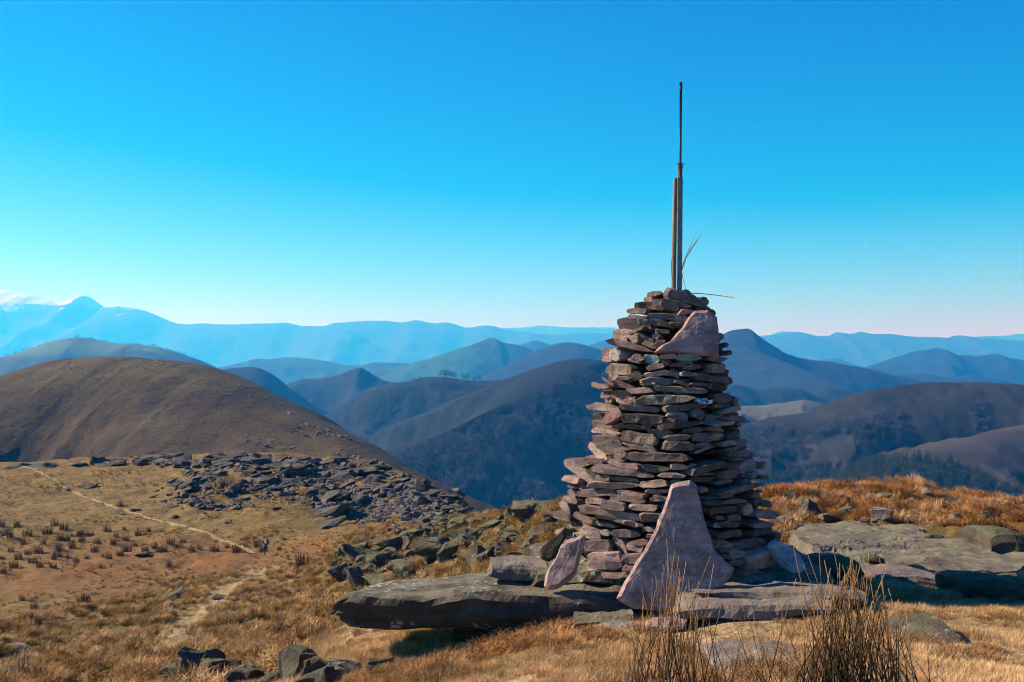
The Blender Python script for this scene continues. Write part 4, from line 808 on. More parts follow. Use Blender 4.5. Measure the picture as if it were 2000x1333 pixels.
Z3 = [(220, 410, 150, 80, 0), (150, 400, 70, 70, 10), (270, 375, 110, 60, -5), (440, 360, 160, 90, 0), (385, 450, 150, 80, 3), (540, 490, 210, 100, 8), (620, 285, 170, 70, -5), (750, 365, 200, 110, 8), (830, 395, 130, 100, -25), (885, 232, 150, 80, -5), (905, 290, 140, 75, 10), (1000, 275, 140, 65, 0), (1160, 275, 190, 80, 5), (1000, 410, 140, 110, -25), (1110, 420, 150, 110, -32), (1190, 385, 120, 70, 5), (1225, 160, 80, 70, 0), (1320, 170, 90, 60, 0), (1410, 290, 150, 80, 12), (120, 540, 110, 110, 0), (260, 555, 100, 130, -20), (380, 575, 190, 80, 0), (585, 535, 80, 60, 0), (215, 525, 100, 80, 0), (330, 500, 90, 60, 0), (455, 400, 120, 60, 0), (570, 330, 100, 70, 0), (660, 240, 110, 50, 0), (1060, 230, 130, 50, 0), (1120, 205, 140, 40, 3), (1200, 225, 100, 45, 0), (960, 330, 100, 60, 0), (1280, 330, 120, 60, 0), (1340, 350, 110, 70, 10), (700, 420, 100, 70, -10), (470, 500, 90, 60, 0), (300, 440, 100, 50, 0), (890, 440, 70, 40, 0), (1270, 410, 160, 50, -12), (1420, 215, 90, 60, 0), (1500, 165, 120, 50, 0), (1480, 240, 80, 50, 0)]
G1 = 'dark lichened boulders heaped left of the cairn'
NAMED = {0: 'broad dark boulder at the left end of the heap', 5: 'large low dark boulder in the middle of the heap', 7: 'largest grey boulder near the top of the heap', 13: 'dark wedge shaped boulder leaning right in the heap', 14: 'green lichened wedge boulder nearest the leaning slabs', 19: 'upright mossy boulder at the lower left corner of the heap', 12: 'wide pale lichened boulder high in the heap'}
for i, (X, Y, w, h, tl) in enumerate(Z3):
    place_rock('boulder', pile_shapes[i % 16], 620 + X * .31, 960 + (Y + h * .45) * .31, w * .37, h * .40, NAMED.get(i, '%s lichened boulder in the heap left of the cairn, %s %s part' % ('broad' if w > 125 else 'small', 'upper' if Y < 300 else 'lower', 'left' if X < 420 else 'middle' if X < 880 else 'right')), 'boulder', G1, tl, dmin=11)
o = None
q = hit(1043, 1012, 20); 
o = block('boulder', 1003, 1098, 988, 1014, q.y, q.y + 1.2, m_bolder, 950, 'long green grey slab on the skyline left of the cairn', cat='boulder', amp=.05, strata=.06)
def fill_rocks(n, poly, shapes, wr, hr, name, label, cat, group, seed, dmin=11, fl=1.0, tl=8, scale_y=None, t0=0):
    r = random.Random(seed); P_ = np.array(poly, float); k = 0; tries = 0
    while k < n and tries < 20000:
        tries += 1
        x, y = r.uniform(P_[:, 0].min(), P_[:, 0].max()), r.uniform(P_[:, 1].min(), P_[:, 1].max())
        ins = False; j = len(P_) - 1
        for i in range(len(P_)):
            if (P_[i, 1] > y) != (P_[j, 1] > y) and x < (P_[j, 0] - P_[i, 0]) * (y - P_[i, 1]) / (P_[j, 1] - P_[i, 1]) + P_[i, 0]: ins = not ins
            j = i
        if not ins: continue
        if vnoise(x / 26.0, y / 12.0, seed) < -.25: continue
        w = r.uniform(*wr) * (1 if scale_y is None else np.interp(y, scale_y[0], scale_y[1])); h = w * r.uniform(*hr)
        third = ('left', 'central', 'right')[min(2, int(3 * (x - P_[:, 0].min()) / (P_[:, 0].max() - P_[:, 0].min())))]; lv = 'upper' if y < (P_[:, 1].min() + P_[:, 1].max()) / 2 else 'lower'
        sz = 'large' if w > wr[0] + .55 * (wr[1] - wr[0]) else 'small'
        place_rock(name, r.choice(shapes), x, y, w, h, '%s %s, %s %s part' % (sz, label, lv, third), cat, '%s %s, %s %s' % (sz, group, lv, third), t0 + r.gauss(0, tl), dmin=dmin); k += 1
fill_rocks(64, [(650, 1125), (655, 1085), (720, 1050), (800, 1030), (870, 1012), (960, 1006), (1090, 1010), (1080, 1050), (1000, 1075), (860, 1085), (760, 1110), (720, 1140)], pile_shapes, (10, 40), (.4, .75), 'boulder', 'dark rock between boulders of the heap left of the cairn', 'boulder', 'smaller rocks in the heap', 5)
# outcrop on the moor: weathered slabs
LAB = [('flat slab on the long crest of the moor outcrop', 'slabs on the crest of the outcrop'), ('dark slab on the left slope of the moor outcrop', 'slabs on the left slope of the outcrop'), ('tilted slab in the middle of the moor outcrop', 'slabs in the middle of the outcrop'), ('pale broken slab at the right end of the moor outcrop', 'broken slabs at the right end of the outcrop')]
fill_rocks(62, [(262, 910), (290, 896), (400, 888), (520, 894), (525, 908), (440, 916), (330, 916)], slab_shapes, (14, 44), (.26, .45), 'outcrop_rock', LAB[0][0], 'rock', LAB[0][1], 11, 60, tl=4)
fill_rocks(48, [(305, 955), (350, 930), (430, 915), (520, 910), (560, 930), (540, 960), (460, 985), (400, 1000), (340, 975)], slab_shapes, (10, 38), (.26, .5), 'outcrop_rock', LAB[1][0], 'rock', LAB[1][1], 12, 60, tl=9, t0=-12)
fill_rocks(105, [(480, 930), (520, 900), (640, 900), (740, 912), (800, 935), (780, 965), (720, 985), (640, 990), (560, 975)], slab_shapes, (14, 48), (.26, .46), 'outcrop_rock', LAB[2][0], 'rock', LAB[2][1], 13, 60, tl=8, t0=-10)
fill_rocks(34, [(790, 950), (840, 940), (930, 990), (940, 1016), (880, 1022), (830, 1000)], slab_shapes, (12, 36), (.3, .55), 'outcrop_rock', LAB[3][0], 'rock', LAB[3][1], 14, 60, tl=12)
for (x, y, w, h, tl, lab) in [(205, 906, 60, 16, 0, 'dark slab heap at the left of the moor crest'), (188, 900, 26, 20, 0, 'upright dark rock on the left of the moor crest'), (228, 905, 34, 14, 0, 'low rock right of the upright one on the moor crest'), (30, 910, 50, 10, -4, 'flat pale slab at the far left of the moor crest'), (75, 908, 56, 9, 0, 'long low slab beside the path on the moor crest'), (150, 906, 40, 8, 0, 'thin slab left of the upright rock on the moor crest'),
        (650, 1000, 80, 22, -20, 'wide tilted slab at the lower edge of the outcrop'), (640, 1026, 60, 16, -22, 'lowest tilted slab of the outcrop'), (825, 952, 36, 26, 10, 'blue grey split rock at the right end of the outcrop'), (700, 975, 40, 14, -5, 'grey slab above the scree'), (560, 925, 70, 20, -12, 'large pale slab in the upper middle of the outcrop'), (880, 995, 40, 14, 8, 'white edged slab at the right end of the outcrop')]:
    place_rock('outcrop_rock', random.choice(slab_shapes), x, y + h * .4, w, h, lab, 'rock', 'single rocks of the outcrop', tl, dmin=60)
# dark scree below the outcrop: far too many to count
def joined_rocks(name, n, poly, shapes, wr, seed, label, mat, dmin=60, holes=-.3):
    r = random.Random(seed); P_ = np.array(poly, float); SH = [(np.array([v.co[:] for v in m.vertices]), [tuple(q.vertices) for q in m.polygons]) for m in shapes]
    V, Fc, nv = [], [], 0
    for _ in range(n):
        x, y = r.uniform(P_[:, 0].min(), P_[:, 0].max()), r.uniform(P_[:, 1].min(), P_[:, 1].max()); ins = False; j = len(P_) - 1
        for i in range(len(P_)):
            if (P_[i, 1] > y) != (P_[j, 1] > y) and x < (P_[j, 0] - P_[i, 0]) * (y - P_[i, 1]) / (P_[j, 1] - P_[i, 1]) + P_[i, 0]: ins = not ins
            j = i
        if not ins or vnoise(x / 22.0, y / 9.0, seed) < holes: continue
        q = hit(x, y, dmin); w = wr[0] * (wr[1] * 1.5 / wr[0]) ** (r.random() ** 1.8) * q.y / F
        M = Euler((r.uniform(-.4, .4), r.uniform(-.4, .4), r.uniform(0, 6.3))).to_matrix() @ Matrix.Diagonal((w, w * r.uniform(.6, 1), w * r.uniform(.6, 1.1)))
        v, f = r.choice(SH); V.append(v @ np.array(M).T + np.array((q.x, q.y, q.z + w * .02))); Fc += [tuple(k + nv for k in t) for t in f]; nv += len(v)
    o = obj(name, np.vstack(V), Fc, mat); tag(o, label, kind='stuff'); return o
chip = rock_set(6, 520, m_out, .6, 0, .06, .05, .7)
m_scree = rock_mat('scree_rock', [(0.085, 0.08, 0.074), (0.10, 0.095, 0.09)], lich=0.5, top=(0.15, 0.14, 0.125), topf=0.5, bump=1.0, k=0.2)
joined_rocks('scree', 1500, [(610, 1000), (660, 965), (740, 955), (800, 950), (860, 965), (930, 1005), (900, 1025), (820, 1028), (740, 1030), (660, 1020)], chip, (8, 20), 21, 'dark scree below the moor outcrop', m_scree)
joined_rocks('gravel_chips', 3200, [(300, 960), (420, 905), (560, 895), (700, 905), (800, 930), (860, 960), (930, 1005), (860, 1015), (700, 1000), (520, 985), (400, 1005), (320, 985)], chip, (6, 16), 22, 'small broken stone between the outcrop slabs', m_scree)
joined_rocks('heap_rubble', 1500, [(650, 1125), (655, 1080), (720, 1045), (800, 1028), (870, 1010), (960, 1005), (1095, 1008), (1085, 1060), (1000, 1085), (860, 1095), (760, 1115), (720, 1140)], chip, (8, 22), 23, 'broken dark rubble between the boulders left of the cairn', m_bolder, dmin=11, holes=-.15)
# stones lying about on the moor
for (x, y, w, h, lab) in [(173, 950, 26, 12, 'grey boulder by itself above the path on the moor'), (262, 997, 20, 6, 'pale flat stone beside the path'), (274, 1083, 30, 9, 'grey stone in the rush field on the moor'), (409, 1125, 24, 9, 'dark stone on the rust coloured moor'), (337, 1010, 18, 7, 'grey flat stone right of the path'), (463, 980, 18, 8, 'small pale stone below the outcrop'), (445, 1020, 14, 8, 'small grey stone above the path end'), (538, 993, 22, 6, 'pale flat stone in the grass below the outcrop'), (300, 970, 16, 6, 'small dark stone left of the outcrop'), (330, 966, 12, 8, 'little dark rock at the foot of the outcrop'), (127, 957, 14, 4, 'tiny dark stone beside the upper path'), (240, 1004, 12, 4, 'small dark stone on the path edge'), (416, 1120, 10, 4, 'tiny stone next to the dark stone on the moor')]:
    place_rock('moor_stone', random.choice(slab_shapes), x, y + h * .4, w, h, lab, 'stone', 'stones lying on the moor', dmin=60)
for (x, y, w, h, tl, lab, sh) in [(330, 1164, 62, 16, -6, 'dark flat boulder on the rim of the near slope', 'p'), (427, 1168, 34, 8, 0, 'pinkish flat stone in the worn path', 's'), (30, 1262, 50, 10, 0, 'pale pink flat stone in the tussocks at the left edge', 'g'), (85, 1268, 44, 9, 0, 'pink flat stone right of the pale one at the left edge', 'g'), (62, 1227, 30, 8, -8, 'grey stone on the rim at the left edge', 'g'), (590, 1126, 22, 8, 0, 'small dark stone at the top of the worn path', 'p'), (575, 1110, 18, 5, 0, 'pale stone at the end of the worn path', 'g')]:
    place_rock('slope_stone', random.choice({'p': pile_shapes, 's': slab_shapes, 'g': near_shapes}[sh]), x, y + h * .4, w, h, lab, 'stone', 'stones on the near slope', tl, dmin=9)
# near rocks along the bottom edge
for (x, y, w, h, tl, lab) in [(385, 1306, 46, 74, -25, 'sharp upright grey rock at the bottom edge'), (352, 1322, 80, 30, 0, 'dark low rock left of the sharp one at the bottom edge'), (425, 1322, 70, 44, 10, 'brown rock right of the sharp one at the bottom edge'), (570, 1308, 74, 62, -18, 'tall grey lichened rock at the bottom edge'), (618, 1322, 60, 44, 5, 'dark brown rock beside the tall grey one'), (650, 1330, 60, 40, 0, 'reddish rock at the bottom edge'), (692, 1304, 90, 26, 4, 'pale grey flat rock in the straw grass'), (740, 1300, 44, 24, -10, 'grey rock with russet grass against it'), (798, 1293, 34, 14, 0, 'small dark rock peeping from the straw grass'), (510, 1336, 60, 30, 0, 'dark rock at the bottom edge between the tall ones'), (465, 1326, 56, 34, 6, 'low dark rock left of the two tall ones at the bottom edge'), (600, 1334, 70, 34, -6, 'black brown rock under the tall grey one at the bottom edge'), (328, 1334, 44, 20, 0, 'outermost low rock of the bottom row'), (110, 1358, 170, 11, 0, 'broad pale grey boulder at the bottom left corner')]:
    place_rock('near_rock', random.choice(near_shapes if 'pale' in lab else near_dark), x, y + h * .4, w * 1.2, h * 1.2, lab, 'rock', 'rocks along the bottom edge', tl, dmin=8 if x > 300 else 14, dep=h * 2.2)
# rocks on the right ridge
RR = [(1570, 1000, 55, 34), (1600, 985, 40, 14), (1640, 975, 40, 16), (1530, 1020, 40, 18), (1520, 1040, 46, 16), (1612, 1012, 30, 16), (1660, 1000, 26, 22), (1718, 1006, 44, 26), (1725, 975, 40, 18), (1745, 990, 24, 12), (1850, 975, 40, 12), (1835, 1000, 22, 10), (1505, 985, 20, 10), (1540, 966, 34, 10), (1590, 955, 40, 8), (1805, 962, 26, 8), (1832, 1056, 50, 18), (1885, 1070, 40, 14), (1560, 1030, 26, 12), (1690, 1020, 24, 10), (1780, 1012, 26, 12), (1870, 1010, 24, 12), (1930, 1010, 26, 12), (1620, 965, 24, 8)]
RL = {0: 'pointed grey rock on the russet ridge near the cairn', 7: 'green lichened rock in the middle of the russet ridge', 6: 'dark block among the russet tussocks', 10: 'pale rock on the skyline of the russet ridge', 16: 'dark rock at the back edge of the flat rock sheet'}
for i, (x, y, w, h) in enumerate(RR):
    place_rock('ridge_rock', random.choice(near_shapes if i % 2 else pile_shapes), x, y + h * .4, w, h, RL.get(i, '%s grey rock among the russet tussocks, %s part of the right ridge' % ('broad' if w > 30 else 'little', 'left' if x < 1620 else 'middle' if x < 1790 else 'right')), 'rock', 'rocks on the russet ridge', random.gauss(0, 10), dmin=10.5, sink=.1)

# ------------------------------------------------------------------ footpath over the moor
pp = [(0, 911), (30, 913), (68, 918), (90, 930), (110, 940), (128, 954), (150, 964), (180, 975), (205, 984), (232, 995), (262, 1003), (300, 1015), (340, 1026), (380, 1036), (415, 1047), (440, 1058), (470, 1068), (500, 1084)]
pts = [hit(a, b, 60) for a, b in pp]; pl = []
for a, b in zip(pts[:-1], pts[1:]):
    for k in range(6): pl.append(a.lerp(b, k / 6))
pv, pf = [], []
for i, q in enumerate(pl):
    tdir = (pl[min(i + 1, len(pl) - 1)] - pl[max(i - 1, 0)]); n = Vector((-tdir.y, tdir.x, 0)).normalized(); w = .24 + .07 * math.sin(i * .9) + .05 * math.sin(i * 2.3)
    for s in (-1, -.33, .33, 1):
        x, y = q.x + n.x * w * s, q.y + n.y * w * s; pv.append((x, y, gz1(x, y) + .05))
    if i:
        for s in range(3): j = (i - 1) * 4 + s; pf.append((j, j + 1, j + 5, j + 4))
t = NT('trodden_path'); n = t.noise(t.pos(), 1.4, 6, .65); m_path = t.done(t.cramp(n, [(.3, (.19, .13, .055)), (.6, (.31, .225, .105))]), t.bump(n, .5, .05))
tag(obj('footpath', pv, pf, m_path, smooth=True), 'narrow pale footpath crossing the moor', kind='structure')
# ------------------------------------------------------------------ grass and rushes
proto = bpy.data.collections.new('tuft_shapes')
def blades(n, rad, h, wd, seed, droop=.5, spread=.6, seg=3, up=.0):
    r = random.Random(seed); v, f, tt = [], [], []
    for _ in range(n):
        a, q = r.uniform(0, 6.283), rad * math.sqrt(r.random()); x, y = q * math.cos(a), q * math.sin(a)
        da = a + r.gauss(0, .9); L = h * r.uniform(.55, 1.15); lean = abs(r.gauss(0, spread)); pa = da + 1.57
        wx, wy = math.cos(pa) * wd / 2, math.sin(pa) * wd / 2; base = len(v)
        cx, cy, cz, th = x, y, -.02, lean * .4 + up
        for s in range(seg + 1):
            k = s / seg; ww = (1 - k) ** .7
            if s < seg:
                v += [(cx - wx * ww, cy - wy * ww, cz), (cx + wx * ww, cy + wy * ww, cz)]; tt += [k, k]
            else: v.append((cx, cy, cz)); tt.append(1.0)
            cx += math.cos(da) * math.sin(th) * L / seg; cy += math.sin(da) * math.sin(th) * L / seg; cz += math.cos(th) * L / seg
            th = min(2.3, th + (lean + droop * r.uniform(.4, 1)) / seg)
        for s in range(seg - 1): j = base + 2 * s; f.append((j, j + 1, j + 3, j + 2))
        j = base + 2 * (seg - 1); f.append((j, j + 1, j + 2))
    return v, f, tt
def with_t(me, tt):
    a = me.attributes.new('along', 'FLOAT', 'POINT'); a.data.foreach_set('value', np.array(tt, np.float32)); return me
t = NT('dry_grass_blade'); p = t.pos(); zs = t.attr('zone', 'INSTANCER').outputs['Vector']; al = t.attr('along').outputs['Fac']
c = turf_color(t, zs, p)
rn = t.n.new('ShaderNodeObjectInfo').outputs['Random']
c = t.mix(1.0, c, t.cramp(rn, [(0, (.72, .68, .62)), (.5, (1.08, 1.05, 1.0)), (1, (1.45, 1.36, 1.25))]), 'MULTIPLY')
c = t.mix(t.ramp(al, .2, 1.0, 0, .5), c, t.mix(1.0, c, (1.7, 1.6, 1.4), 'MULTIPLY'))
t.b.inputs['Roughness'].default_value = .7
tr = t.n.new('ShaderNodeBsdfTranslucent'); t.l.new(c, tr.inputs['Color']); ms = t.n.new('ShaderNodeMixShader'); ms.inputs[0].default_value = .15
t.set(t.b.inputs['Base Color'], c); t.l.new(t.b.outputs[0], ms.inputs[1]); t.l.new(tr.outputs[0], ms.inputs[2]); t.l.new(ms.outputs[0], t.n['Material Output'].inputs['Surface'])
m_blade = t.m
def variants(tagname, k, *a, **kw):
    c = bpy.data.collections.new(tagname)
    for i in range(k):
        v, f, tt = blades(*a, seed=900 + i * 7 + len(tagname), **kw); me = with_t(new_mesh('tuft_shape', v, f, m_blade), tt)
        c.objects.link(bpy.data.objects.new('%s_%d' % (tagname, i), me))
    return c
def scatter(name, X, Y, Zv, scl, tint, variants_col, label, nvar, rotx=.12, zs=None, align=None):
    n = len(X); me = bpy.data.meshes.new(name)
    me.vertices.add(n); me.vertices.foreach_set('co', np.stack([X, Y, Zv], -1).astype(np.float32).ravel())
    r = np.random.default_rng(len(name) + n)
    rot = np.stack([r.normal(0, rotx, n), r.normal(0, rotx, n), r.uniform(0, 6.283, n)], -1).astype(np.float32)
    for nm, ty, k, val in (('rot', 'FLOAT_VECTOR', 'vector', rot), ('zone', 'FLOAT_VECTOR', 'vector', tint.astype(np.float32))):
        a = me.attributes.new(nm, ty, 'POINT'); a.data.foreach_set(k, val.ravel())
    a = me.attributes.new('size', 'FLOAT', 'POINT'); a.data.foreach_set('value', np.asarray(scl, np.float32))
    a = me.attributes.new('pick', 'INT', 'POINT'); a.data.foreach_set('value', r.integers(0, nvar, n).astype(np.int32))
    o = link(bpy.data.objects.new(name, me))
    g = bpy.data.node_groups.new(name + '_nodes', 'GeometryNodeTree'); g.interface.new_socket('Geometry', in_out='INPUT', socket_type='NodeSocketGeometry'); g.interface.new_socket('Geometry', in_out='OUTPUT', socket_type='NodeSocketGeometry')
    N, L = g.nodes, g.links; gi, go = N.new('NodeGroupInput'), N.new('NodeGroupOutput'); ip = N.new('GeometryNodeInstanceOnPoints'); ci = N.new('GeometryNodeCollectionInfo')
    ci.inputs['Collection'].default_value = variants_col; ci.inputs['Separate Children'].default_value = True; ci.inputs['Reset Children'].default_value = True
    def na(nm, ty): q = N.new('GeometryNodeInputNamedAttribute'); q.data_type = ty; q.inputs['Name'].default_value = nm; return q.outputs['Attribute']
    e2r = N.new('FunctionNodeEulerToRotation'); L.new(na('rot', 'FLOAT_VECTOR'), e2r.inputs[0])
    L.new(gi.outputs[0], ip.inputs['Points']); L.new(ci.outputs[0], ip.inputs['Instance']); ip.inputs['Pick Instance'].default_value = True
    L.new(na('pick', 'INT'), ip.inputs['Instance Index']); L.new(e2r.outputs[0], ip.inputs['Rotation']); L.new(na('size', 'FLOAT'), ip.inputs['Scale']); L.new(ip.outputs[0], go.inputs[0])
    md = o.modifiers.new('tufts', 'NODES'); md.node_group = g
    tag(o, label, kind='stuff'); return o
def sector(n, d0, d1, p0, p1, seed, power=1.0):
    """n random ground points in a wedge of sight, even per area (power 1) or favouring the near side."""
    r = np.random.default_rng(seed); d = (d0 ** (2 * power) + r.random(n) * (d1 ** (2 * power) - d0 ** (2 * power))) ** (1 / (2 * power)); px = r.uniform(p0, p1, n)
    return (px - 1000) / F * d, d, px
cv_short = variants('short_straw', 5, 46, .07, .075, .0035, droop=.9, spread=.8)
cv_tuss = variants('tussock', 6, 130, .17, .20, .010, droop=2.3, spread=.75)
cv_far = variants('far_tuft', 4, 26, .28, .40, .05, droop=.8, spread=.6, seg=2)
RK = np.array(ROCKS)
def clear(x, y, m=0.0):
    ok = np.ones(len(x), bool)
    for i in range(0, len(x), 4000):
        s = slice(i, i + 4000); d2 = (x[s, None] - RK[None, :, 0]) ** 2 + (y[s, None] - RK[None, :, 1]) ** 2
        ok[s] = ~(d2 < (RK[None, :, 2] * 1.05 + m) ** 2).any(1)
    return ok
# short straw turf by the camera
x, y, px = sector(30000, 5.2, 10.5, 380, 2200, 1, .6)
keep = (vnoise(x / .35, y / .35, 0, 31) > -.62) & (fbm(x / 1.1, y / 1.1, 0, 2, 35) > -.75)
x, y = x[keep], y[keep]; z = gz(x, y)
scatter('straw_grass', x, y, z, np.clip(.75 + .45 * fbm(x / .6, y / .6, 0, 3, 32), .35, 1.6), zones(x, y), cv_short, 'short straw coloured grass on the summit', 5)
# taller tufts in the near turf, thickest along the broken edge
x, y, px = sector(1600, 6.2, 10.0, 480, 2150, 2, .7)
e = np.exp(-((y - 8.3) / .5) ** 2) * (px < 1150); keep = (fbm(x / .8, y / .8, 0, 3, 33) + .9 * e > .22) & ~((px > 1180) & (px < 1720) & (y > 7.9))
x, y = x[keep], y[keep]; z = gz(x, y); zn = zones(x, y); zn[:, 1] = .75; zn[:, 0] *= .35
scatter('russet_grass', x, y, z, np.clip(.42 + .25 * fbm(x, y, 0, 2, 34), .25, .8), zn, cv_tuss, 'russet grass tufts near the camera', 6)
# tussocks on the slope and on the right ridge
x, y, px = sector(46000, 10.3, 66, -150, 2150, 3, .62)
n = hummock(x, y); big = fbm(x / 3.0, y / 3.0, 0, 3, 36); flatrock = (px > 1535) & (y < 15.2) & (y > 9.8)
worn = zones(x, y)[:, 0] > .45; rr = rng.random(len(x))
keep = ((n + .35 * big > np.where(px > 1400, .26, .20)) | (rr < .10)) & ~flatrock & (~worn | (rr < .04)) & clear(x, y, .05); x, y, px, n, big = x[keep], y[keep], px[keep], n[keep], big[keep]; z = gz(x, y); zn = zones(x, y)
hi = np.clip((n - .05) * 2.2, 0, 1); rr = rng.random(len(x))
zn[:, 1] = np.clip(zn[:, 1] * .55 + hi * (.05 + .65 * rr) + .35 * (px > 1400), 0, 1); zn[:, 2] = np.where(n < .2, np.clip(zn[:, 2] + .25 * rr, 0, 1), zn[:, 2] * .3); zn[:, 0] = np.maximum(zn[:, 0] * .5, .6 * (rr > .72))
scatter('tussock_grass', x, y, z, np.where(n > .08, .50 + .65 * hi, .32) * rng.uniform(.75, 1.2, len(x)) * np.where(px > 1400, .85, 1.0), zn, cv_tuss, 'russet and green tussock grass on the slopes', 6, rotx=.25)
# sparse tufts on the moor
x, y, px = sector(8000, 66, 180, -120, 1000, 4, 1.0)
n = fbm(x / 6, y / 6, 0, 4, 37); keep = (n > -.15) & clear(x, y); x, y, n = x[keep], y[keep], n[keep]; z = gz(x, y); zn = zones(x, y)
scatter('moor_grass', x, y, z, np.clip(.42 + .4 * n, .25, .9), zn, cv_far, 'rough grass of the moor', 4)
# foreground rushes: stiff stems in clumps
t = NT('rush_stem'); al = t.attr('along').outputs['Fac']; hue = t.attr('hue').outputs['Fac']
c = t.cramp(al, [(0, (.007, .009, .003)), (.5, (.013, .018, .005)), (.76, (.050, .026, .007)), (1, (.24, .13, .05))])
c2 = t.cramp(al, [(0, (.025, .012, .005)), (.45, (.08, .035, .010)), (1, (.36, .20, .085))])
t.b.inputs['Roughness'].default_value = .6; m_rush = t.done(t.mix(hue, c, c2))
def stems(lst, rad=.0024, seg=6, sides=4):
    v, f, tt, hh = [], [], [], []
    for (b, tip, bow, hue, rr) in lst:
        b, tip = Vector(b), Vector(tip); ax = (tip - b); off = Vector(bow); base = len(v)
        for s in range(seg + 1):
            k = s / seg; q = b + ax * k + off * (4 * k * (1 - k)) * .5; r_ = rad * rr * (1 - .55 * k)
            for j in range(sides): a = 6.283 * j / sides; v.append((q.x + r_ * math.cos(a), q.y + r_ * math.sin(a), q.z)); tt.append(k); hh.append(hue)
        for s in range(seg):
            for j in range(sides): f.append((base + s * sides + j, base + s * sides + (j + 1) % sides, base + (s + 1) * sides + (j + 1) % sides, base + (s + 1) * sides + j))
        f.append(tuple(base + seg * sides + j for j in range(sides)))
    return v, f, tt, hh
def rush(name, px, py, d, n, spread_px, tips, label, seed, rad=.0024, root=.16, low=.38, thick=1.25):
    r = random.Random(seed); c = P(px, py, d); c.z = gz1(c.x, c.y) - .03; L = []
    def one(tp, hue, rr, dd):
        b = Vector((r.gauss(0, root), r.gauss(0, root * .7), 0)); T = P(tp[0], tp[1], d + dd) - c
        b.x += T.x * .62
        L.append((b, T, (r.gauss(0, .012), r.gauss(0, .012), 0), hue, rr))
    for (a, b_) in tips: one((a, b_), r.uniform(.5, 1), 1.1, r.uniform(-.2, .2))
    top = min(b for a, b in tips)
    for _ in range(n):
        a = r.gauss(px, spread_px); u = abs(a - px) / (spread_px * 2.2)
        b_ = top + (py - top) * min(.97, max(.05, low * r.uniform(.25, 1.6) + u * .35))
        one((a, b_), 1.0 if r.random() < (.5 if thick < 1.4 else .3) else r.uniform(0, .1), r.uniform(.7, 1.1), r.uniform(-.25, .25))
    v, f, tt, hh = stems(L, rad * thick); me = new_mesh(name, v, f, m_rush); with_t(me, tt); a = me.attributes.new('hue', 'FLOAT', 'POINT'); a.data.foreach_set('value', np.array(hh, np.float32))
    o = link(bpy.data.objects.new(name, me)); o.location = c; tag(o, label, 'rush plant'); return o
rush('rush_clump', 1310, 1365, 5.75, 85, 46, [(1302, 1051), (1318, 1076), (1340, 1097), (1388, 1086), (1394, 1103), (1283, 1133), (1256, 1168), (1290, 1168), (1326, 1085), (1377, 1150), (1345, 1130), (1210, 1255), (1220, 1190), (1410, 1175), (1330, 1180), (1365, 1135), (1258, 1240), (1235, 1215)], 'sparse rush clump with long pale stems in front of the triangular slab', 61)
rush('rush_clump', 1665, 1372, 5.7, 165, 54, [(1548, 1060), (1570, 1105), (1555, 1130), (1630, 1082), (1664, 1084), (1697, 1080), (1718, 1090), (1610, 1095), (1650, 1120), (1590, 1150), (1680, 1105), (1705, 1115), (1728, 1120), (1640, 1100), (1575, 1075), (1770, 1195), (1755, 1170), (1788, 1243), (1812, 1260), (1798, 1300), (1600, 1075), (1622, 1110), (1735, 1150), (1560, 1165)], 'dense tall rush clump right of the pale layered slabs', 62, low=.30, thick=1.5)
rush('rush_clump', 1455, 1372, 5.6, 60, 42, [(1420, 1175), (1436, 1240), (1470, 1190), (1492, 1270), (1516, 1215), (1530, 1145), (1408, 1230), (1450, 1280), (1516, 1160)], 'thin scattered rush stems between the two larger clumps', 63, low=.5, thick=.9)
rush('rush_clump', 1215, 1362, 5.8, 46, 24, [(1202, 1262), (1222, 1272), (1190, 1300), (1240, 1240)], 'short dark rush clump at the left end of the row', 64, low=.5)
q = hit(44, 1332, 14)
rush('rush_clump', 44, 1332, q.y, 90, 20, [(30, 1275), (52, 1262), (66, 1285), (20, 1295), (44, 1280)], 'brown rush clump at the bottom left corner', 65, root=.35, rad=.006)
# rush clumps far out on the moor
far_l = [(95,460),(300,455),(400,515),(260,500),(540,555),(690,540),(820,490),(1010,550),(850,580),(940,560),(330,595),(210,610),(155,615),(400,580),(420,660),(480,640),(570,630),(290,690),(220,685),(10,640),(30,510),(700,600),(685,480),(590,490),(660,350),(1250,580),(1350,570),(1410,575),(1535,590),(1670,685),(930,685),(710,845),(460,875),(130,870),(190,915),(5,460),(500,510),(320,625),(450,510),(60,520),(870,600),(1100,590),(1180,600),(130,560),(240,560),(350,540),(450,545),(380,640),(300,640),(100,640),(60,600),(180,660),(520,600),(620,560),(740,570),(900,600),(980,580),(760,510),(150,510),(350,480),(560,690),(660,620),(800,600),(1060,600),(1300,600),(600,640),(1440,600),(80,690),(20,720),(640,520)]
m_far_rush = NT('far_rush'); al = m_far_rush.attr('along').outputs['Fac']; m_far_rush = m_far_rush.done(m_far_rush.cramp(al, [(0, (.05, .034, .022)), (.6, (.10, .062, .036)), (1, (.19, .125, .07))]))
fr = []
for i in range(6):
    v, f, tt = blades(70, .34, .9, .035, 700 + i, droop=.25, spread=.38, seg=3); fr.append(with_t(new_mesh('far_rush_shape', v, f, m_far_rush), tt))
r = random.Random(5)
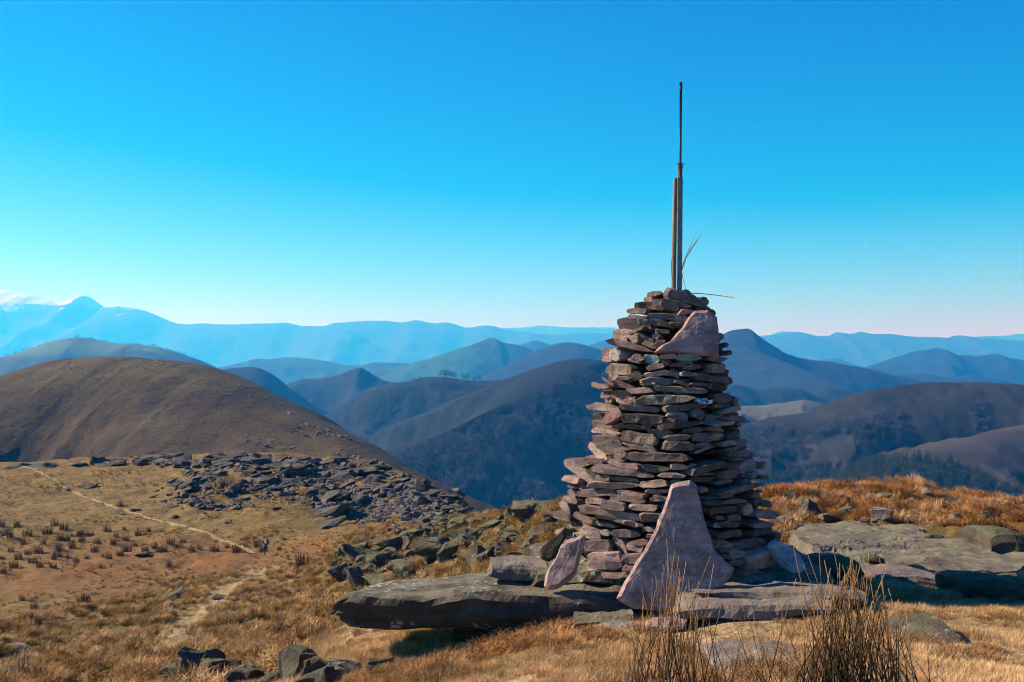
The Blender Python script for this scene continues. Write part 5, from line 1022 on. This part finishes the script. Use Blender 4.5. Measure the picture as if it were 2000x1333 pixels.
for i, (X, Y) in enumerate(far_l):
    q = hit(X * .355, 860 + (Y + 14) * .355, 55); o = link(bpy.data.objects.new('rush_tuft', fr[i % 6])); s = r.uniform(.55, 1.15); o.scale = (s * r.uniform(.9, 1.7), s, s); o.rotation_euler = (0, 0, r.uniform(0, 6)); o.location = (q.x, q.y, q.z - .05)
    big = {2: 'dark rush tuft in the middle of the rush field', 7: 'darkest rush tuft at the right end of the rush field', 4: 'broad rush tuft right of the middle of the rush field', 28: 'rush tuft just right of the runner', 26: 'rush tuft left of the runner at the path end', 24: 'single rush tuft beside the upper path'}
    where = ('upper ' if Y < 525 else 'middle ' if Y < 605 else 'lower ') + ('left' if X < 340 else 'centre' if X < 780 else 'right'); where = 'middle' if where == 'middle centre' else where
    tag(o, big.get(i, 'brown rush tuft in the %s part of the rush field on the moor' % where), 'rush plant', 'rush tufts in the %s of the rush field' % where)
v, f, tt = blades(160, 1.6, 1.5, .06, 741, droop=.5, spread=.5, seg=3); q = hit(437, 952, 60)
o = link(bpy.data.objects.new('heather_bush', with_t(new_mesh('heather_bush', v, f, m_far_rush), tt))); o.location = q; tag(o, 'brown heather bush among the outcrop slabs', 'bush')

# ------------------------------------------------------------------ the runner
def skin_body(name, verts, edges, radii, mat, parent=None, root=0, sub=2, loc=None):
    me = bpy.data.meshes.new(name); me.from_pydata([tuple(v) for v in verts], edges, []); me.materials.append(mat)
    o = link(bpy.data.objects.new(name, me), parent)
    if loc is not None: o.location = loc
    me.skin_vertices or o.modifiers
    sk = o.modifiers.new('skin', 'SKIN'); sk.use_smooth_shade = True
    for i, q in enumerate(me.skin_vertices[0].data):
        rr = radii[i]; q.radius = rr if hasattr(rr, '__len__') else (rr, rr); q.use_root = (i == root)
    sb = o.modifiers.new('sub', 'SUBSURF'); sb.levels = sb.render_levels = sub
    return o
def flatmat(name, c, rough=.8):
    t = NT(name); n = t.noise(t.objco(), 30, 4, .6); return t.done(t.mix(t.ramp(n, .3, .7), c, tuple(min(1, q * 1.5) for q in c)), None, rough)
m_skin = flatmat('skin', (.42, .25, .18)); m_jkt = flatmat('dark_jacket', (.016, .018, .024)); m_tight = flatmat('dark_tights', (.014, .015, .02)); m_shoe = flatmat('green_shoe', (.05, .35, .10)); m_pack = flatmat('pale_pack', (.42, .42, .40)); m_hat = flatmat('dark_cap', (.02, .018, .018))
q = hit(519, 1087, 60)
runner = empty('person', (q.x, q.y, gz1(q.x, q.y)))
tag(runner, 'runner in dark clothes with a pale backpack and green shoes on the moor', 'person')
# skeleton (x right, y away from the camera, z up); mid stride, left leg planted, right foot swinging up behind
J = dict(pel=(0, 0, .93), wai=(0, .02, 1.06), che=(0, .06, 1.28), nec=(0, .08, 1.46), nk2=(0, .10, 1.53), hed=(0, .11, 1.62), top=(0, .11, 1.70),
         shl=(-.17, .06, 1.40), ell=(-.30, -.06, 1.20), wrl=(-.25, .14, 1.12), hal=(-.24, .20, 1.13), shr=(.17, .06, 1.40), elr=(.29, -.16, 1.22), wrr=(.27, -.02, 1.05), har=(.26, .04, 1.03),
         hpl=(-.085, 0, .88), knl=(-.09, .10, .50), anl=(-.07, -.01, .09), tol=(-.07, .12, .04), hpr=(.085, 0, .88), knr=(.09, .14, .52), anr=(.08, -.26, .42), tor=(.08, -.30, .30))
nm = list(J); ix = {k: i for i, k in enumerate(nm)}; V = [J[k] for k in nm]
E = [('pel', 'wai'), ('wai', 'che'), ('che', 'nec'), ('nec', 'nk2'), ('nk2', 'hed'), ('hed', 'top'), ('che', 'shl'), ('shl', 'ell'), ('ell', 'wrl'), ('wrl', 'hal'), ('che', 'shr'), ('shr', 'elr'), ('elr', 'wrr'), ('wrr', 'har'), ('pel', 'hpl'), ('hpl', 'knl'), ('knl', 'anl'), ('anl', 'tol'), ('pel', 'hpr'), ('hpr', 'knr'), ('knr', 'anr'), ('anr', 'tor')]
E = [(ix[a], ix[b]) for a, b in E]
Rd = dict(pel=(.14, .10), wai=(.125, .09), che=(.15, .105), nec=.07, nk2=.055, hed=(.078, .095), top=(.06, .07), shl=.06, ell=.043, wrl=.030, hal=.032, shr=.06, elr=.043, wrr=.030, har=.032, hpl=.085, knl=.058, anl=.038, tol=.036, hpr=.085, knr=.058, anr=.038, tor=.036)
Rv = [Rd[k] for k in nm]
for side in ('l', 'r'):      # fingers and thumb, curled
    hx, hy, hz = J['ha' + side]
    for k, (dx, dz, L) in enumerate(((-.024, .0, .05), (-.008, .004, .058), (.008, .003, .054), (.024, -.002, .042), (-.036, .02, .03))):
        b = len(V); V += [(hx + dx, hy + .035, hz + dz), (hx + dx * .9, hy + .035 + L * .5, hz + dz - .01), (hx + dx * .8, hy + .03 + L * .6, hz + dz - .035)]; Rv += [.010, .009, .008]; E += [(ix['ha' + side], b), (b, b + 1), (b + 1, b + 2)]
skin_body('body', V, E, Rv, m_skin, runner)
def part(name, keys, edges, grow, mat, sub=2):
    kk = [k for k in keys]; id_ = {k: i for i, k in enumerate(kk)}
    rad = [tuple((np.array(Rd[k]) if hasattr(Rd[k], '__len__') else np.array([Rd[k]] * 2)) + grow) for k in kk]
    return skin_body(name, [J[k] for k in kk], [(id_[a], id_[b]) for a, b in edges], rad, mat, runner, 0, sub)
part('jacket', ['che', 'wai', 'pel', 'nec', 'shl', 'ell', 'wrl', 'shr', 'elr', 'wrr'], [('pel', 'wai'), ('wai', 'che'), ('che', 'nec'), ('che', 'shl'), ('shl', 'ell'), ('ell', 'wrl'), ('che', 'shr'), ('shr', 'elr'), ('elr', 'wrr')], .016, m_jkt)
part('tights', ['pel', 'hpl', 'knl', 'anl', 'hpr', 'knr', 'anr'], [('pel', 'hpl'), ('hpl', 'knl'), ('knl', 'anl'), ('pel', 'hpr'), ('hpr', 'knr'), ('knr', 'anr')], .012, m_tight)
for a, b in (('anl', 'tol'), ('anr', 'tor')):
    A, B = Vector(J[a]), Vector(J[b]); h = A + (A - B).normalized() * .05 + Vector((0, 0, -.03)) * (1 if a == 'anl' else 0)
    skin_body('shoe', [A * .4 + h * .6, A * .5 + B * .5, B + (B - A) * .3], [(0, 1), (1, 2)], [(.05, .05), (.048, .05), (.035, .03)], m_shoe, runner)
skin_body('cap', [(0, .10, 1.64), (0, .11, 1.70), (0, .11, 1.735)], [(0, 1), (1, 2)], [(.092, .105), (.088, .10), (.05, .06)], m_hat, runner)
for sx in (-1, 1): skin_body('ear', [(sx * .085, .11, 1.61), (sx * .092, .10, 1.635)], [(0, 1)], [.014, .016], m_skin, runner, sub=1)
skin_body('nose', [(0, .20, 1.62), (0, .225, 1.60)], [(0, 1)], [.012, .016], m_skin, runner, sub=1)
pk = skin_body('backpack', [(0, -.07, 1.14), (0, -.075, 1.26), (0, -.05, 1.40)], [(0, 1), (1, 2)], [(.10, .06), (.12, .07), (.09, .05)], m_pack, runner)
for sx in (-1, 1): skin_body('strap', [(sx * .09, -.04, 1.40), (sx * .10, .08, 1.47), (sx * .09, .19, 1.36), (sx * .10, .16, 1.15)], [(0, 1), (1, 2), (2, 3)], [.016] * 4, m_pack, pk, sub=1)
runner.rotation_euler = (0, 0, R(8))

# ------------------------------------------------------------------ woods on the far hills
def tree_shape(kind, seed):
    r = random.Random(seed); v, f = [], []
    def tri(c, s, n=None):
        a = [Vector((r.gauss(0, 1), r.gauss(0, 1), r.gauss(0, 1))).normalized() * s for _ in range(3)]; b = len(v); v.extend([tuple(Vector(c) + q) for q in a]); f.append((b, b + 1, b + 2))
    if kind == 'fir':
        for _ in range(150):
            h = r.random() ** .8; rad = .23 * (1 - h) + .015; a = r.uniform(0, 6.28); q = rad * math.sqrt(r.uniform(.3, 1)); tri((q * math.cos(a), q * math.sin(a), .06 + h * .94), .075 * (1.2 - h))
    else:
        for _ in range(130):
            a, u = r.uniform(0, 6.28), r.uniform(-1, 1); q = r.uniform(.5, 1) * .38; s = math.sqrt(1 - u * u); tri((q * s * math.cos(a), q * s * math.sin(a), .58 + q * u * .95), .07)
    b = len(v)
    for k in range(5): a = k * 1.2566; v.append((.03 * math.cos(a), .03 * math.sin(a), -.1))
    v.append((0, 0, .7)); f.extend([(b + k, b + (k + 1) % 5, b + 5) for k in range(5)])
    return v, f
def tree_mat(name, c1, c2):
    t = NT(name); return t.done(t.mix(t.rand(), c1, c2), None, .95)
m_fir = tree_mat('fir_needles', (.018, .032, .016), (.035, .052, .022)); m_bare = tree_mat('bare_twigs', (.028, .030, .032), (.085, .082, .080)); m_grn = tree_mat('dark_crowns', (.03, .034, .02), (.055, .055, .032))
def tree_col(nm, kind, mat, k):
    c = bpy.data.collections.new(nm)
    for i in range(k):
        v, f = tree_shape(kind, 60 + i); c.objects.link(bpy.data.objects.new('%s_%d' % (nm, i), new_mesh('tree_shape', v, f, mat)))
    return c
c_fir, c_bare, c_grn = tree_col('firs', 'fir', m_fir, 5), tree_col('bare_trees', 'round', m_bare, 5), tree_col('dark_trees', 'round', m_grn, 4)
def on_hill(G, n, mask, seed, thr):
    """Random points of a hill's surface whose photo position passes the mask and a patchiness test."""
    X, Y, Z = G; r = np.random.default_rng(seed); nu, nv = X.shape
    i, j = r.integers(0, nu - 1, n), r.integers(0, nv - 1, n); a, b = r.random(n), r.random(n)
    def lerp(A): return (A[i, j] * (1 - a) + A[i + 1, j] * a) * (1 - b) + (A[i, j + 1] * (1 - a) + A[i + 1, j + 1] * a) * b
    # weight by cell area so that trees stand evenly
    area = np.hypot(X[i + 1, j] - X[i, j], Y[i + 1, j] - Y[i, j]) * np.hypot(X[i, j + 1] - X[i, j], Y[i, j + 1] - Y[i, j]); keep = r.random(n) < area / np.percentile(area, 97)
    x, y, z = lerp(X), lerp(Y), lerp(Z); px, py = 1000 + F * x / y, HZ - F * z / y
    keep &= mask(px, py) & (fbm(x / 90, y / 90, 0, 4, seed) > thr)
    return x[keep], y[keep], z[keep]
def wood(name, G, n, mask, c, nv, size, seed, thr, label):
    x, y, z = on_hill(G, n, mask, seed, thr); rr = np.random.default_rng(seed + 1)
    return scatter(name, x, y, z - size * .05, size * rr.uniform(.6, 1.25, len(x)), np.zeros((len(x), 3)), c, label, nv, rotx=.03)
conif = lambda px, py: (py > np.interp(px, [1380, 1480, 1560, 1700, 1780, 1860, 1900, 1960, 2010], [960, 935, 915, 902, 897, 905, 915, 955, 985])) & (px > 1300) & (px < 1990)
for G, s, n in ((R1g, 1, 110000), (R2g, 2, 40000)):
    wood('conifer_forest', G, n, conif, c_fir, 5, 11.0, 210 + s, -.9, 'dark conifer forest at the foot of the right hillside')
x_, G36 = None, None
wood('bare_wood', R1g, 60000, lambda px, py: (px < 1760) & ~conif(px, py) & (py > np.interp(px, [1400, 1500, 1600, 1700, 1760], [838, 832, 830, 815, 800]) + 6), c_bare, 5, 10.0, 221, -.12, 'bare winter wood on the right hillside')
wood('bare_wood', R1g, 40000, lambda px, py: (px >= 1820) & ~conif(px, py) & (py > 785), c_bare, 5, 9.0, 222, .1, 'bare winter wood in the gullies of the right hillside')
wood('bare_wood', R2g, 22000, lambda px, py: (px > 1900) & (py > np.interp(px, [1900, 2000], [915, 880])), c_bare, 5, 9.0, 223, -.1, 'bare winter wood below the brown spur')
wood('bare_wood', RBg, 110000, lambda px, py: py > np.interp(px, [620, 760, 960, 1140, 1300], [960, 905, 822, 722, 760]), c_bare, 5, 11.0, 224, -.1, 'bare winter wood on the dark central spur')
wood('bare_wood', RAg, 60000, lambda px, py: py > np.interp(px, [560, 700, 840, 1000], [880, 800, 752, 756]), c_bare, 5, 11.0, 225, .0, 'bare winter wood on the dark central ridge')
# trees standing on crests, one by one
gmesh = [new_mesh('crest_tree_shape', *tree_shape('round', 80 + i), m_bare) for i in range(4)]; dmesh = [new_mesh('crest_tree_shape', *tree_shape('round', 90 + i), m_grn) for i in range(4)]
def crest_tree(px, py, d, h, me, label, group):
    o = link(bpy.data.objects.new('crest_tree', me)); o.location = P(px, py, d); o.scale = (h, h, h); o.rotation_euler = (0, 0, random.uniform(0, 6)); tag(o, label, 'tree', group)
for px, h in ((858, 16), (867, 21), (874, 22), (880, 20), (888, 17), (905, 15), (912, 18), (926, 12), (936, 15), (820, 10), (808, 11)):
    py = np.interp(px, [800, 840, 870, 930, 1000], [745, 736, 737, 745, 742]); crest_tree(px, py + 2, 2440, h, random.choice(gmesh), 'bare tree on the crest of the dark central ridge', 'trees on the central ridge')
for px in list(range(292, 420, 7)) + list(range(176, 212, 6)) + [147, 152, 44, 52, 62, 76, 88, 30, 14]:
    py = np.interp(px, [0, 40, 90, 130, 150, 200, 235, 270, 310, 360, 410, 450], [699, 689, 672, 661, 659, 668, 671, 672, 680, 695, 715, 731]); crest_tree(px, py + 2.5, 4280, random.uniform(11, 18), random.choice(dmesh), 'dark tree on the crest of the wooded left hill, %s' % ('left slope' if px < 120 else 'top' if px < 240 else 'middle of the right slope' if px < 340 else 'lower right slope'), 'trees on the left hill')
# stones strewn over the right flank of the brown dome
X, Y, Z = DOMEg; r = np.random.default_rng(9); n = 16000; i = r.integers(60, X.shape[0], n); j = (X.shape[1] // 2 + r.random(n) ** (1 / 1.7) * (X.shape[1] // 2 - 1) * .8).astype(int)
px, py = 1000 + F * X[i, j] / Y[i, j], HZ - F * Z[i, j] / Y[i, j]; dens = np.maximum(sstep(430, 640, px), 1.0 * (np.abs(px - 230) < 110) * (py < 728)) * (fbm(X[i, j] / 14, Y[i, j] / 14, 0, 3, 91) > .05) * (r.random(n) < .8); keep = dens > r.random(n)
c_st = bpy.data.collections.new('flank_stones')
for k in range(4): mc = chip[k].copy(); mc.materials[0] = m_grey if k % 2 else m_scree; c_st.objects.link(bpy.data.objects.new('flank_%d' % k, mc))
scatter('flank_stones', X[i, j][keep] + r.normal(0, 1.5, keep.sum()), Y[i, j][keep], Z[i, j][keep] + .1, np.where(px[keep] < 400, .55, 1.0) * r.uniform(.4, 1.7, keep.sum()) ** 1.35, np.zeros((keep.sum(), 3)), c_st, 'scattered stones on the right flank of the brown hill', 4, rotx=.4)
# old vapour trails, high and far beyond the haze
t = NT('vapour'); m_vap = t.done((.9, .9, .9), None, 1)
for (x0, y0, x1, y1, lab) in ((1681, 458, 1693, 460, 'upper short vapour trail in the right sky'), (1683, 475, 1695, 478, 'lower short vapour trail in the right sky'), (1775, 480, 1787, 486, 'rightmost short vapour trail in the sky')):
    d = 42000; A, B = P(x0, y0, d), P(x1, y1, d); v, f = tube([A, A.lerp(B, .3), A.lerp(B, .7), B], [4, 13, 15, 5], 8); c = A.lerp(B, .5)
    tag(obj('vapour_trail', [(a - c.x, b - c.y, q - c.z) for a, b, q in v], f, m_vap, None, True, c), lab, 'vapour trail')
